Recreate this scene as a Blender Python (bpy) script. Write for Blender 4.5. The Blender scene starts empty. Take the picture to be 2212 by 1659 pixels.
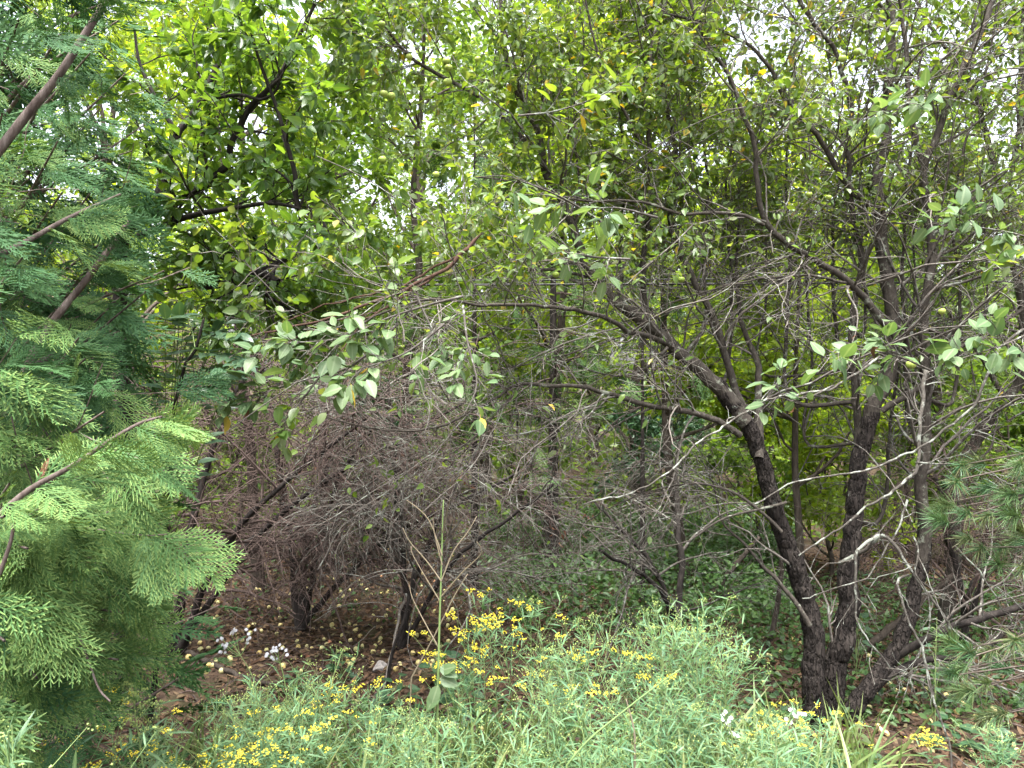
import bpy, math
import numpy as np

SC = bpy.context.scene
COL = SC.collection
RNG = np.random.default_rng(7)

# ------------------------------------------------------------------ camera, sky, sun, exposure
H = 2.0                      # eye height above the orchard floor
F = 1685.0                   # focal length in pixels of a 2212-pixel-wide picture
cam_d = bpy.data.cameras.new('camera')
cam_d.sensor_width = 36.0
cam_d.lens = 36.0 * F / 2212.0
cam_d.clip_start = 0.05
cam_d.clip_end = 2000
cam = bpy.data.objects.new('camera', cam_d)
COL.objects.link(cam)
cam.location = (0, 0, H)
cam.rotation_euler = (math.radians(90), 0, 0)
SC.camera = cam

SUN_EL, SUN_AZ = 73.0, 186.0      # azimuth clockwise from +Y (the view direction)
world = bpy.data.worlds.new('World')
SC.world = world
world.use_nodes = True
wn, wl = world.node_tree.nodes, world.node_tree.links
wn.clear()
sky = wn.new('ShaderNodeTexSky')
sky.sky_type = 'NISHITA'
sky.sun_disc = False
sky.sun_elevation = math.radians(SUN_EL)
sky.sun_rotation = math.radians(SUN_AZ)
sky.air_density = 1.0
sky.dust_density = 6.0
sky.ozone_density = 1.0
hs = wn.new('ShaderNodeHueSaturation')
hs.inputs['Saturation'].default_value = 0.40      # thin overcast: an almost white sky
hs.inputs['Value'].default_value = 1.0
bg = wn.new('ShaderNodeBackground')
bg.inputs['Strength'].default_value = 0.115
wo = wn.new('ShaderNodeOutputWorld')
wl.new(sky.outputs['Color'], hs.inputs['Color'])
wl.new(hs.outputs['Color'], bg.inputs['Color'])
wl.new(bg.outputs['Background'], wo.inputs['Surface'])

sun_d = bpy.data.lights.new('sun', 'SUN')
sun_d.energy = 1.5
sun_d.angle = math.radians(28)
sun_d.color = (1.0, 0.98, 0.95)
sun = bpy.data.objects.new('sun', sun_d)
COL.objects.link(sun)
sun.rotation_euler = (math.radians(90 - SUN_EL), 0, math.radians(180 - SUN_AZ))

SC.view_settings.view_transform = 'Standard'
SC.view_settings.look = 'None'
SC.view_settings.exposure = 2.82
SC.view_settings.gamma = 1.0
SC.view_settings.use_curve_mapping = False
SC.render.engine = 'CYCLES'
cy = SC.cycles
cy.max_bounces = 5
cy.diffuse_bounces = 3
cy.glossy_bounces = 2
cy.transmission_bounces = 4
cy.transparent_max_bounces = 4
cy.debug_use_spatial_splits = True
cy.use_light_tree = False
cy.adaptive_threshold = 0.04
cy.caustics_reflective = False
cy.caustics_refractive = False
cy.sample_clamp_indirect = 6.0
cy.use_denoising = True
try:
    cy.denoiser = 'OPENIMAGEDENOISE'
    cy.denoising_input_passes = 'RGB_ALBEDO_NORMAL'
except Exception:
    pass

# ------------------------------------------------------------------ helpers
def V(u, v, Y):
    """a point seen at picture position (u, v) of 2212 x 1659, Y metres into the scene"""
    return np.array([(u - 1106.0) / F * Y, Y, H - (v - 829.5) / F * Y])

def sstep(a, b, x):
    t = np.clip((x - a) / (b - a), 0, 1)
    return t * t * (3 - 2 * t)

def ground_z(x, y):
    x = np.asarray(x, float); y = np.asarray(y, float)
    z = 0.5 * (1 - sstep(1.8, 4.9, y))
    z = z + 0.035 * np.sin(x * 1.7 + 0.6 * y) * np.cos(y * 1.3 - 0.4 * x) + 0.012 * np.sin(x * 5.1 + 1.0) * np.sin(y * 4.3)
    z = z + 0.5 * sstep(11, 26, y)
    return z

def norm(a):
    return a / np.maximum(np.linalg.norm(a, axis=-1, keepdims=True), 1e-9)

def rnd(n, a=0.0, b=1.0):
    return RNG.uniform(a, b, n)

def rvec(n):
    return norm(RNG.normal(size=(n, 3)))

class MB:
    def __init__(self):
        self.v, self.t, self.q, self.a, self.e, self.n = [], [], [], [], [], 0
    def add(self, v, tris=None, quads=None, a=0.0, e=1.0):
        v = np.asarray(v, float).reshape(-1, 3)
        k = len(v)
        if k == 0:
            return self
        self.v.append(v)
        if tris is not None and len(tris):
            self.t.append(np.asarray(tris, np.int64).reshape(-1, 3) + self.n)
        if quads is not None and len(quads):
            self.q.append(np.asarray(quads, np.int64).reshape(-1, 4) + self.n)
        self.a.append(np.broadcast_to(np.asarray(a, float), (k,)))
        self.e.append(np.broadcast_to(np.asarray(e, float), (k,)))
        self.n += k
        return self
    def mesh(self, name, mat, smooth=False):
        me = bpy.data.meshes.new(name)
        if self.n == 0:
            return me
        v = np.concatenate(self.v)
        t = np.concatenate(self.t) if self.t else np.zeros((0, 3), np.int64)
        q = np.concatenate(self.q) if self.q else np.zeros((0, 4), np.int64)
        me.vertices.add(len(v))
        me.vertices.foreach_set('co', v.astype(np.float32).ravel())
        idx = np.concatenate([t.ravel(), q.ravel()]).astype(np.int32)
        me.loops.add(len(idx))
        me.loops.foreach_set('vertex_index', idx)
        me.polygons.add(len(t) + len(q))
        st = np.concatenate([np.arange(len(t)) * 3, len(t) * 3 + np.arange(len(q)) * 4]).astype(np.int32)
        me.polygons.foreach_set('loop_start', st)
        me.polygons.foreach_set('use_smooth', np.full(len(st), bool(smooth)))
        me.update(calc_edges=True)
        at = me.attributes.new('lv', 'FLOAT', 'POINT'); at.data.foreach_set('value', np.concatenate(self.a).astype(np.float32))
        at = me.attributes.new('ed', 'FLOAT', 'POINT'); at.data.foreach_set('value', np.concatenate(self.e).astype(np.float32))
        if mat is not None:
            me.materials.append(mat)
        return me
    def build(self, name, mat, parent=None, smooth=False, kind=None):
        o = bpy.data.objects.new(name, self.mesh(name, mat, smooth))
        COL.objects.link(o)
        if parent is not None:
            o.parent = parent
            o.location = -np.array(parent.get('_o', (0, 0, 0)))
        if kind:
            o['kind'] = kind
        return o

def inst(name, mesh, parent=None):
    o = bpy.data.objects.new(name, mesh)
    COL.objects.link(o)
    if parent is not None:
        o.parent = parent
    return o

ORIG = {}
def thing(name, label, cat, loc=(0, 0, 0), group=None):
    o = bpy.data.objects.new(name, None)
    COL.objects.link(o)
    o.empty_display_size = 0.1
    o.location = tuple(float(c) for c in loc)
    ORIG[o.name] = np.array(loc, float)
    tag(o, label, cat, group)
    return o

def tag(o, label=None, cat=None, group=None, kind=None):
    if label: o['label'] = label
    if cat: o['category'] = cat
    if group: o['group'] = group
    if kind: o['kind'] = kind
    return o

def part(mb, name, mat, parent, smooth=False, kind=None, at=None):
    """mesh given in world coordinates, parented under a thing whose Empty stands at its base"""
    o = mb.build(name, mat, None, smooth, kind)
    o.parent = parent
    o.location = tuple(-ORIG[parent.name]) if at is None else at
    return o

from mathutils import Matrix
def frame_matrix(p, x, n, s, parent=None):
    x = norm(np.asarray(x, float)); n = np.asarray(n, float)
    z = norm(n - x * np.dot(n, x)); y = np.cross(z, x)
    if parent is not None:
        p = np.asarray(p) - ORIG[parent.name]
    m = Matrix(((x[0] * s, y[0] * s, z[0] * s, p[0]), (x[1] * s, y[1] * s, z[1] * s, p[1]),
                (x[2] * s, y[2] * s, z[2] * s, p[2]), (0, 0, 0, 1)))
    return m

# ---- curves and tubes
def catmull(P, n):
    P = np.asarray(P, float)
    Q = np.vstack([2 * P[0] - P[1], P, 2 * P[-1] - P[-2]])
    L = np.concatenate([[0], np.cumsum(np.linalg.norm(np.diff(P[:, :3], axis=0), axis=1))])
    s = np.linspace(0, L[-1], n)
    i = np.clip(np.searchsorted(L, s, side='right') - 1, 0, len(P) - 2)
    t = ((s - L[i]) / np.maximum(L[i + 1] - L[i], 1e-9))[:, None]
    a, b, c, d = Q[i], Q[i + 1], Q[i + 2], Q[i + 3]
    return 0.5 * ((2 * b) + (-a + c) * t + (2 * a - 5 * b + 4 * c - d) * t * t + (-a + 3 * b - 3 * c + d) * t ** 3)

def tube1(mb, P, R, sides=10, ridge=0.0, kf=7, seed=0, a=0.0):
    """one limb: parallel-transported rings, optional furrowed bark relief"""
    P = np.asarray(P, float); m = len(P)
    T = norm(np.gradient(P, axis=0))
    u = np.cross(T[0], [0.3, 1, 0.2]); u = u / np.linalg.norm(u)
    th = np.arange(sides) / sides * 2 * np.pi
    s = np.concatenate([[0], np.cumsum(np.linalg.norm(np.diff(P, axis=0), axis=1))])
    rs = np.random.default_rng(seed)
    ph = rs.uniform(0, 6.28, 8)
    V_ = np.zeros((m, sides, 3)); E = np.ones((m, sides))
    for i in range(m):
        u = u - T[i] * np.dot(u, T[i]); u = u / np.linalg.norm(u)
        w = np.cross(T[i], u)
        r = np.full(sides, R[i])
        if ridge > 0:
            f = np.zeros(sides)
            f += np.abs(np.sin(kf * th / 2 * 2 + 1.6 * np.sin(s[i] * 9 + ph[0]) + ph[1]))
            f += 0.7 * np.abs(np.sin((kf + 4) * th - 2.1 * np.sin(s[i] * 14 + ph[2]) + ph[3] + s[i] * 5))
            lump = np.sin(2 * th + s[i] * 4 + ph[4]) * 0.5 + np.sin(3 * th - s[i] * 6 + ph[5]) * 0.4
            r = r * (1 + ridge * (f - 0.8) + 0.022 * lump) + rs.normal(0, ridge * 0.05, sides) * R[i]
            E[i] = np.clip(f / 1.5, 0, 1)
        V_[i] = P[i] + np.outer(np.cos(th) * r, u) + np.outer(np.sin(th) * r, w)
    j = np.arange(sides); jn = (j + 1) % sides
    q = []
    for i in range(m - 1):
        b = i * sides
        q.append(np.stack([b + j, b + jn, b + sides + jn, b + sides + j], 1))
    mb.add(V_.reshape(-1, 3), quads=np.concatenate(q), a=a, e=E.reshape(-1))
    # cap
    c = mb.n
    mb.add([P[-1] + T[-1] * R[-1] * 0.5], a=a)
    b = c - sides
    mb.t.append(np.stack([b + j, b + jn, np.full(sides, c)], 1))

def tubes(mb, P, R, sides=3, a=None):
    """n twigs at once: P (n, m, 3), R (n, m)"""
    n, m = P.shape[:2]
    if n == 0:
        return
    T = norm(np.gradient(P, axis=1))
    ref = np.where(np.abs(T[:, :1, 2:3]) > 0.8, np.array([[[1.0, 0.1, 0]]]), np.array([[[0.05, 0.1, 1.0]]]))
    u = norm(np.cross(T, ref)); w = np.cross(T, u)
    th = np.arange(sides) / sides * 2 * np.pi + 0.4
    R_ = R[:, :, None, None]
    v = P[:, :, None, :] + R_ * (np.cos(th)[None, None, :, None] * u[:, :, None, :] + np.sin(th)[None, None, :, None] * w[:, :, None, :])
    j = np.arange(sides); jn = (j + 1) % sides
    ring = np.arange(m - 1)[:, None] * sides
    q = np.stack([ring + j, ring + jn, ring + sides + jn, ring + sides + j], -1).reshape(-1, 4)
    q = (np.arange(n)[:, None, None] * (m * sides) + q[None]).reshape(-1, 4)
    if a is None:
        a = rnd(n)
    mb.add(v.reshape(-1, 3), quads=q, a=np.repeat(np.broadcast_to(a, (n,)), m * sides))

def grow(p0, d0, L, m, wig=0.25, trop=(0, 0, 0), tw=0.0):
    n = len(p0)
    P = np.zeros((n, m, 3)); P[:, 0] = p0
    d = norm(d0); L = np.broadcast_to(L, (n,))
    for i in range(1, m):
        d = norm(d + RNG.normal(size=(n, 3)) * wig + np.asarray(trop) * tw)
        P[:, i] = P[:, i - 1] + d * (L / (m - 1))[:, None]
    return P

def sample_on(P, R, n, t0, t1, weights=None):
    k, m = P.shape[:2]
    i = RNG.choice(k, n, p=weights) if weights is not None else RNG.integers(0, k, n)
    t = rnd(n, t0, t1) * (m - 1)
    j = np.clip(t.astype(int), 0, m - 2); f = (t - j)[:, None]
    p = P[i, j] * (1 - f) + P[i, j + 1] * f
    d = norm(P[i, j + 1] - P[i, j])
    r = R[i, j] * (1 - f[:, 0]) + R[i, j + 1] * f[:, 0]
    return p, d, r, i, t / (m - 1)

def perp(d):
    return norm(np.cross(d, rvec(len(d))))

def taper(n, m, r0, r1, pw=1.0):
    t = np.linspace(0, 1, m)[None, :] ** pw
    r0 = np.broadcast_to(r0, (n,))[:, None]; r1 = np.broadcast_to(r1, (n,))[:, None]
    return r0 * (1 - t) + r1 * t

def spawn(P, R, n, t0, t1, ang, L, m, wig, trop=(0, 0, 0), tw=0.0, rmul=0.6, rmax=0.1, rtip=0.0015, weights=None, bias=None):
    p, d, r, i, t = sample_on(P, R, n, t0, t1, weights)
    a = rnd(n, ang[0], ang[1])[:, None]
    pe = perp(d)
    if bias is not None:
        pe = norm(pe + np.asarray(bias))
        pe = norm(pe - d * np.sum(pe * d, 1, keepdims=True))
    d0 = np.cos(a) * d + np.sin(a) * pe
    LL = rnd(n, L[0], L[1]) * (1 - 0.45 * t)
    Q = grow(p, d0, LL, m, wig, trop, tw)
    return Q, taper(n, m, np.minimum(r * rmul, rmax), rtip)

# ---- leaves
def leaf_tmpl(nw=3, width=0.5, fold=0.25, curl=0.25, tip=1.3, wav=0.0, seed=0):
    """unit-length leaf along +x; (verts, quads, tris, ed) with ed 0 on the midrib"""
    xs = np.linspace(0, 1, nw + 2)
    w = width * 0.5 * np.sin(np.pi * np.clip(xs, 0, 1) ** 0.8) ** 0.85 * (1.0 - 0.25 * xs * (tip - 1))
    zc = -curl * xs ** 2
    rs = np.random.default_rng(seed)
    vs, ed = [[0, 0, 0]], [0.0]
    for i in range(1, nw + 1):
        wv = rs.normal(0, wav, 2)
        zz = zc[i]
        vs += [[xs[i], -w[i], zz + fold * w[i] + wv[0]], [xs[i], 0, zz], [xs[i], w[i], zz + fold * w[i] + wv[1]]]
        ed += [1.0, 0.0, 1.0]
    vs.append([1, 0, zc[-1]]); ed.append(0.3)
    tr = [[0, 1, 2], [0, 2, 3]]; qd = []
    for i in range(nw - 1):
        b = 1 + 3 * i
        qd += [[b, b + 3, b + 4, b + 1], [b + 1, b + 4, b + 5, b + 2]]
    b = 1 + 3 * (nw - 1); e = len(vs) - 1
    tr += [[b, e, b + 1], [b + 1, e, b + 2]]
    return np.array(vs, float), np.array(tr), np.array(qd).reshape(-1, 4), np.array(ed)

def hex_tmpl(width=0.55, fold=0.3, curl=0.2):
    w = width / 2
    v = np.array([[0, 0, 0], [.3, -w, fold * w - .02], [.68, -w * .8, fold * w * .8 - curl * .45], [1, 0, -curl], [.68, w * .8, fold * w * .8 - curl * .45], [.3, w, fold * w - .02]], float)
    return v, np.zeros((0, 3), int), np.array([[0, 1, 2, 3], [0, 3, 4, 5]]), np.array([0, 1, 1, .2, 1, 1.0])

def place(mb, tm, pos, x, nrm, L, W=None, lv=None):
    v, tr, qd, ed = tm
    n = len(pos)
    if n == 0:
        return
    x = norm(x); z = norm(nrm - x * np.sum(nrm * x, 1, keepdims=True)); y = np.cross(z, x)
    L = np.broadcast_to(L, (n,)); W = L if W is None else np.broadcast_to(W, (n,))
    w = (pos[:, None] + v[None, :, 0:1] * (x * L[:, None])[:, None] + v[None, :, 1:2] * (y * W[:, None])[:, None]
         + v[None, :, 2:3] * (z * L[:, None])[:, None])
    k = len(v); off = np.arange(n)[:, None, None] * k
    if lv is None:
        lv = rnd(n)
    mb.add(w.reshape(-1, 3), (off + tr[None]).reshape(-1, 3) if len(tr) else None,
           (off + qd[None]).reshape(-1, 4) if len(qd) else None, a=np.repeat(lv, k), e=np.tile(ed, n))

def leaf_dirs(d, droop=0.35, spread=0.9, upj=0.55):
    n = len(d)
    x = norm(d * 0.55 + perp(d) * spread + np.array([0, 0, -droop]) + RNG.normal(size=(n, 3)) * 0.15)
    nz = norm(np.array([0, 0, 1.0]) + RNG.normal(size=(n, 3)) * upj)
    return x, nz

# ------------------------------------------------------------------ materials
def nt(name):
    m = bpy.data.materials.new(name); m.use_nodes = True
    n, l = m.node_tree.nodes, m.node_tree.links
    n.clear()
    out = n.new('ShaderNodeOutputMaterial')
    return m, n, l, out

def ramp(n, cols, pos=None, interp='LINEAR'):
    r = n.new('ShaderNodeValToRGB'); r.color_ramp.interpolation = interp
    e = r.color_ramp.elements
    k = len(cols)
    pos = pos or [i / (k - 1) for i in range(k)]
    while len(e) < k: e.new(0.5)
    for i in range(k):
        e[i].position = pos[i]; e[i].color = (*cols[i], 1)
    return r

def leaf_mat(name, cols, pos=None, trans=0.42, tcol=(1.25, 1.2, 0.55), rough=0.42, spec=0.35, rib=0.25, ribcol=(0.22, 0.27, 0.12), spots=0.0):
    m, n, l, out = nt(name)
    at = n.new('ShaderNodeAttribute'); at.attribute_name = 'lv'
    oi = n.new('ShaderNodeObjectInfo')
    ad = n.new('ShaderNodeMath'); ad.operation = 'ADD'
    fr = n.new('ShaderNodeMath'); fr.operation = 'FRACT'
    l.new(at.outputs['Fac'], ad.inputs[0]); l.new(oi.outputs['Random'], ad.inputs[1]); l.new(ad.outputs[0], fr.inputs[0])
    rp = ramp(n, cols, pos); l.new(fr.outputs[0], rp.inputs['Fac'])
    ed = n.new('ShaderNodeAttribute'); ed.attribute_name = 'ed'
    mr = n.new('ShaderNodeMapRange'); mr.inputs['From Min'].default_value = 0.0; mr.inputs['From Max'].default_value = 0.22
    mr.inputs['To Min'].default_value = rib; mr.inputs['To Max'].default_value = 0.0
    l.new(ed.outputs['Fac'], mr.inputs['Value'])
    mx = n.new('ShaderNodeMix'); mx.data_type = 'RGBA'
    l.new(mr.outputs['Result'], mx.inputs['Factor']); l.new(rp.outputs['Color'], mx.inputs['A']); mx.inputs['B'].default_value = (*ribcol, 1)
    col = mx.outputs['Result']
    if spots > 0:
        tc = n.new('ShaderNodeTexCoord'); no = n.new('ShaderNodeTexNoise'); no.inputs['Scale'].default_value = 55
        no.inputs['Detail'].default_value = 3
        l.new(tc.outputs['Object'], no.inputs['Vector'])
        m2 = n.new('ShaderNodeMapRange'); m2.inputs['From Min'].default_value = 0.66; m2.inputs['From Max'].default_value = 0.72
        m2.inputs['To Max'].default_value = spots
        l.new(no.outputs['Fac'], m2.inputs['Value'])
        mz = n.new('ShaderNodeMix'); mz.data_type = 'RGBA'; l.new(m2.outputs['Result'], mz.inputs['Factor'])
        l.new(col, mz.inputs['A']); mz.inputs['B'].default_value = (0.12, 0.07, 0.03, 1)
        col = mz.outputs['Result']
    p = n.new('ShaderNodeBsdfPrincipled'); p.inputs['Roughness'].default_value = rough; p.inputs['Specular IOR Level'].default_value = spec
    l.new(col, p.inputs['Base Color'])
    tm = n.new('ShaderNodeMix'); tm.data_type = 'RGBA'; tm.blend_type = 'MULTIPLY'; tm.inputs['Factor'].default_value = 1
    tm.clamp_result = False
    l.new(col, tm.inputs['A']); tm.inputs['B'].default_value = (*tcol, 1)
    tr = n.new('ShaderNodeBsdfTranslucent'); l.new(tm.outputs['Result'], tr.inputs['Color'])
    ms = n.new('ShaderNodeMixShader'); ms.inputs['Fac'].default_value = trans
    l.new(p.outputs[0], ms.inputs[1]); l.new(tr.outputs[0], ms.inputs[2]); l.new(ms.outputs[0], out.inputs['Surface'])
    return m

def bark_mat(name, dark, mid, pale, lichen=None, scale=(38, 38, 9), lich_amt=0.6, bump=0.7, rough=0.9, plates=False):
    m, n, l, out = nt(name)
    tc = n.new('ShaderNodeTexCoord'); mp = n.new('ShaderNodeMapping'); mp.inputs['Scale'].default_value = scale
    l.new(tc.outputs['Object'], mp.inputs['Vector'])
    n1 = n.new('ShaderNodeTexNoise'); n1.inputs['Scale'].default_value = 1.0; n1.inputs['Detail'].default_value = 6; n1.inputs['Roughness'].default_value = 0.65
    l.new(mp.outputs['Vector'], n1.inputs['Vector'])
    rp = ramp(n, [dark, mid, pale], [0.3, 0.52, 0.75]); l.new(n1.outputs['Fac'], rp.inputs['Fac'])
    at = n.new('ShaderNodeAttribute'); at.attribute_name = 'lv'
    vr = n.new('ShaderNodeMapRange'); vr.inputs['To Min'].default_value = 0.7; vr.inputs['To Max'].default_value = 1.3
    l.new(at.outputs['Fac'], vr.inputs['Value'])
    hv = n.new('ShaderNodeHueSaturation'); l.new(rp.outputs['Color'], hv.inputs['Color']); l.new(vr.outputs['Result'], hv.inputs['Value'])
    col = hv.outputs['Color']
    if lichen:
        n2 = n.new('ShaderNodeTexNoise'); n2.inputs['Scale'].default_value = 14; n2.inputs['Detail'].default_value = 5; n2.inputs['Roughness'].default_value = 0.7
        l.new(tc.outputs['Object'], n2.inputs['Vector'])
        mr = n.new('ShaderNodeMapRange'); mr.inputs['From Min'].default_value = 1 - lich_amt; mr.inputs['From Max'].default_value = 1 - lich_amt + 0.07
        mr.inputs['To Max'].default_value = 0.85
        l.new(n2.outputs['Fac'], mr.inputs['Value'])
        mx = n.new('ShaderNodeMix'); mx.data_type = 'RGBA'; l.new(mr.outputs['Result'], mx.inputs['Factor']); l.new(col, mx.inputs['A'])
        mx.inputs['B'].default_value = (*lichen, 1); col = mx.outputs['Result']
    p = n.new('ShaderNodeBsdfPrincipled'); p.inputs['Roughness'].default_value = rough; p.inputs['Specular IOR Level'].default_value = 0.2
    l.new(col, p.inputs['Base Color'])
    if plates:
        m2 = n.new('ShaderNodeMapping'); m2.inputs['Scale'].default_value = (34, 34, 11); l.new(tc.outputs['Object'], m2.inputs['Vector'])
        nd = n.new('ShaderNodeTexNoise'); nd.inputs['Scale'].default_value = 2.0; l.new(m2.outputs['Vector'], nd.inputs['Vector'])
        av = n.new('ShaderNodeVectorMath'); av.operation = 'ADD'; l.new(m2.outputs['Vector'], av.inputs[0]); l.new(nd.outputs['Color'], av.inputs[1])
        vo = n.new('ShaderNodeTexVoronoi'); vo.feature = 'DISTANCE_TO_EDGE'; vo.inputs['Scale'].default_value = 1.0; l.new(av.outputs[0], vo.inputs['Vector'])
        vr2 = n.new('ShaderNodeMapRange'); vr2.inputs['From Max'].default_value = .22; l.new(vo.outputs['Distance'], vr2.inputs['Value'])
        b2 = n.new('ShaderNodeBump'); b2.inputs['Strength'].default_value = 1.0; b2.inputs['Distance'].default_value = .022
        l.new(vr2.outputs['Result'], b2.inputs['Height'])
        b1 = n.new('ShaderNodeBump'); b1.inputs['Strength'].default_value = .8; b1.inputs['Distance'].default_value = .008
        l.new(n1.outputs['Fac'], b1.inputs['Height']); l.new(b2.outputs['Normal'], b1.inputs['Normal']); l.new(b1.outputs['Normal'], p.inputs['Normal'])
    elif bump:
        bm = n.new('ShaderNodeBump'); bm.inputs['Strength'].default_value = bump; bm.inputs['Distance'].default_value = 0.012
        l.new(n1.outputs['Fac'], bm.inputs['Height']); l.new(bm.outputs['Normal'], p.inputs['Normal'])
    l.new(p.outputs[0], out.inputs['Surface'])
    return m

def plain_mat(name, cols, rough=0.8, spec=0.3, noise=0):
    m, n, l, out = nt(name)
    at = n.new('ShaderNodeAttribute'); at.attribute_name = 'lv'
    oi = n.new('ShaderNodeObjectInfo')
    ad = n.new('ShaderNodeMath'); ad.operation = 'ADD'; fr = n.new('ShaderNodeMath'); fr.operation = 'FRACT'
    l.new(at.outputs['Fac'], ad.inputs[0]); l.new(oi.outputs['Random'], ad.inputs[1]); l.new(ad.outputs[0], fr.inputs[0])
    rp = ramp(n, cols); l.new(fr.outputs[0], rp.inputs['Fac'])
    col = rp.outputs['Color']
    if noise:
        tc = n.new('ShaderNodeTexCoord'); no = n.new('ShaderNodeTexNoise'); no.inputs['Scale'].default_value = noise; no.inputs['Detail'].default_value = 5
        l.new(tc.outputs['Object'], no.inputs['Vector'])
        vr = n.new('ShaderNodeMapRange'); vr.inputs['From Min'].default_value = 0.3; vr.inputs['From Max'].default_value = 0.7
        vr.inputs['To Min'].default_value = 0.65; vr.inputs['To Max'].default_value = 1.3
        l.new(no.outputs['Fac'], vr.inputs['Value'])
        hv = n.new('ShaderNodeHueSaturation'); l.new(col, hv.inputs['Color']); l.new(vr.outputs['Result'], hv.inputs['Value']); col = hv.outputs['Color']
    p = n.new('ShaderNodeBsdfPrincipled'); p.inputs['Roughness'].default_value = rough; p.inputs['Specular IOR Level'].default_value = spec
    l.new(col, p.inputs['Base Color']); l.new(p.outputs[0], out.inputs['Surface'])
    return m

M = {}
M['apple_leaf'] = leaf_mat('apple_leaf', [(.065, .125, .030), (.095, .165, .036), (.13, .20, .042), (.105, .16, .06), (.15, .19, .09), (.42, .30, .03)],
                           [0, .3, .58, .78, .975, .99], trans=.5, tcol=(1.8, 1.65, .45), spots=.5, spec=.5, rough=.38)
M['pale_leaf'] = leaf_mat('pale_apple_leaf', [(.090, .155, .070), (.12, .19, .085), (.155, .22, .105), (.105, .165, .085)], trans=.38, tcol=(1.3, 1.35, .55),
                          rough=.45, spec=.3, ribcol=(.3, .36, .22), rib=.45, spots=.35)
M['yellow_leaf'] = leaf_mat('yellow_leaf', [(.55, .40, .03), (.62, .44, .05), (.5, .38, .08)], trans=.3, tcol=(1, .9, .5), spots=.8)
M['lime_leaf'] = leaf_mat('lime_leaf', [(.125, .205, .024), (.16, .24, .028), (.195, .26, .036), (.16, .22, .05)], trans=.6, tcol=(2.0, 1.85, .6))
M['mid_leaf'] = leaf_mat('mid_leaf', [(.075, .145, .026), (.10, .17, .032), (.125, .195, .036), (.10, .16, .05)], trans=.56, tcol=(1.95, 1.85, .6))
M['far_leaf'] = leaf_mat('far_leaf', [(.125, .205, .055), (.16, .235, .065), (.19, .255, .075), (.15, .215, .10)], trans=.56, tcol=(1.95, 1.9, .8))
M['elm_leaf'] = leaf_mat('elm_leaf', [(.060, .130, .035), (.080, .155, .040), (.10, .175, .045), (.08, .14, .06)], trans=.5, tcol=(2.0, 1.85, .4), rough=.33, spec=.5)
M['ash_leaf'] = leaf_mat('ash_leaf', [(.045, .095, .055), (.060, .115, .065), (.075, .13, .075)], trans=.3, tcol=(1.3, 1.4, .6), rough=.35, spec=.5)
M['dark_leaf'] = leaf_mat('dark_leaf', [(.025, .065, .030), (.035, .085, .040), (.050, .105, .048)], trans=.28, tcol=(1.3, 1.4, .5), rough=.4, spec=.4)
M['cover_leaf'] = leaf_mat('cover_leaf', [(.035, .085, .025), (.055, .115, .032), (.080, .140, .045), (.06, .11, .06)], trans=.35, tcol=(1.3, 1.4, .5))
M['cedar'] = leaf_mat('cedar_lit', [(.055, .122, .040), (.075, .152, .048), (.10, .18, .056), (.062, .132, .052)], trans=.25, tcol=(1.4, 1.3, .4), rough=.6, spec=.12,
                      rib=.85, ribcol=(.25, .34, .11))  # foliage of the lit sprays, their brightness painted into colour and tips
M['cedar_shaded'] = leaf_mat('cedar_shaded', [(.028, .076, .030), (.038, .096, .036), (.054, .118, .040)], trans=.2, tcol=(1.3, 1.3, .6), rough=.6, spec=.15, rib=.5, ribcol=(.10, .19, .065))  # same foliage where it lies in shade, the darkness painted in
M['cedar_back'] = leaf_mat('cedar_back', [(.045, .095, .030), (.065, .12, .036), (.09, .14, .04)], trans=.25, tcol=(1.3, 1.3, .6), rough=.6, spec=.2, rib=0)
M['pine'] = leaf_mat('pine_needle', [(.05, .12, .05), (.07, .145, .058), (.095, .16, .058), (.13, .14, .06)], trans=.2, rough=.4, spec=.4, rib=0)
M['golden_leaf'] = leaf_mat('goldenrod_leaf', [(.075, .170, .085), (.105, .215, .105), (.145, .25, .12), (.09, .185, .11)], trans=.38, tcol=(1.2, 1.2, .6), rough=.45, spec=.35, rib=.3, ribcol=(.3, .38, .2))
M['lance_leaf'] = leaf_mat('lance_leaf', [(.085, .165, .085), (.110, .195, .100), (.135, .215, .11)], trans=.35, tcol=(1.2, 1.2, .6), rough=.4, spec=.4, rib=.45, ribcol=(.3, .4, .22))
M['grass'] = leaf_mat('grass_blade', [(.10, .17, .06), (.14, .21, .07), (.20, .23, .09)], trans=.35, rib=0)
M['bloom'] = plain_mat('yellow_bloom', [(.62, .49, .03), (.66, .55, .05), (.56, .50, .07)], rough=.7)
M['bud'] = plain_mat('budding_bloom', [(.20, .29, .09), (.30, .36, .10), (.18, .27, .10)], rough=.7)
M['white'] = plain_mat('white_petal', [(.36, .37, .41), (.44, .44, .46)], rough=.6)
M['brown_leaf'] = leaf_mat('brown_leaf', [(.13, .055, .028), (.17, .08, .04), (.10, .045, .025), (.2, .10, .05)], trans=.2, tcol=(1.2, 1, .7), rib=0)
M['litter'] = leaf_mat('litter_leaf', [(.060, .034, .022), (.095, .055, .034), (.13, .078, .045), (.045, .027, .018), (.17, .115, .07), (.055, .06, .025)], trans=.08, rib=0, rough=.8, spec=.2)
M['apple_bark'] = bark_mat('apple_bark', (.014, .011, .010), (.040, .032, .028), (.105, .09, .078), lichen=(.2, .215, .185), lich_amt=.36, bump=.9, plates=True)
M['limb_bark'] = bark_mat('limb_bark', (.03, .025, .021), (.068, .058, .048), (.13, .115, .095), lichen=(.2, .215, .17), lich_amt=.42, scale=(60, 60, 30), bump=.5)
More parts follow.
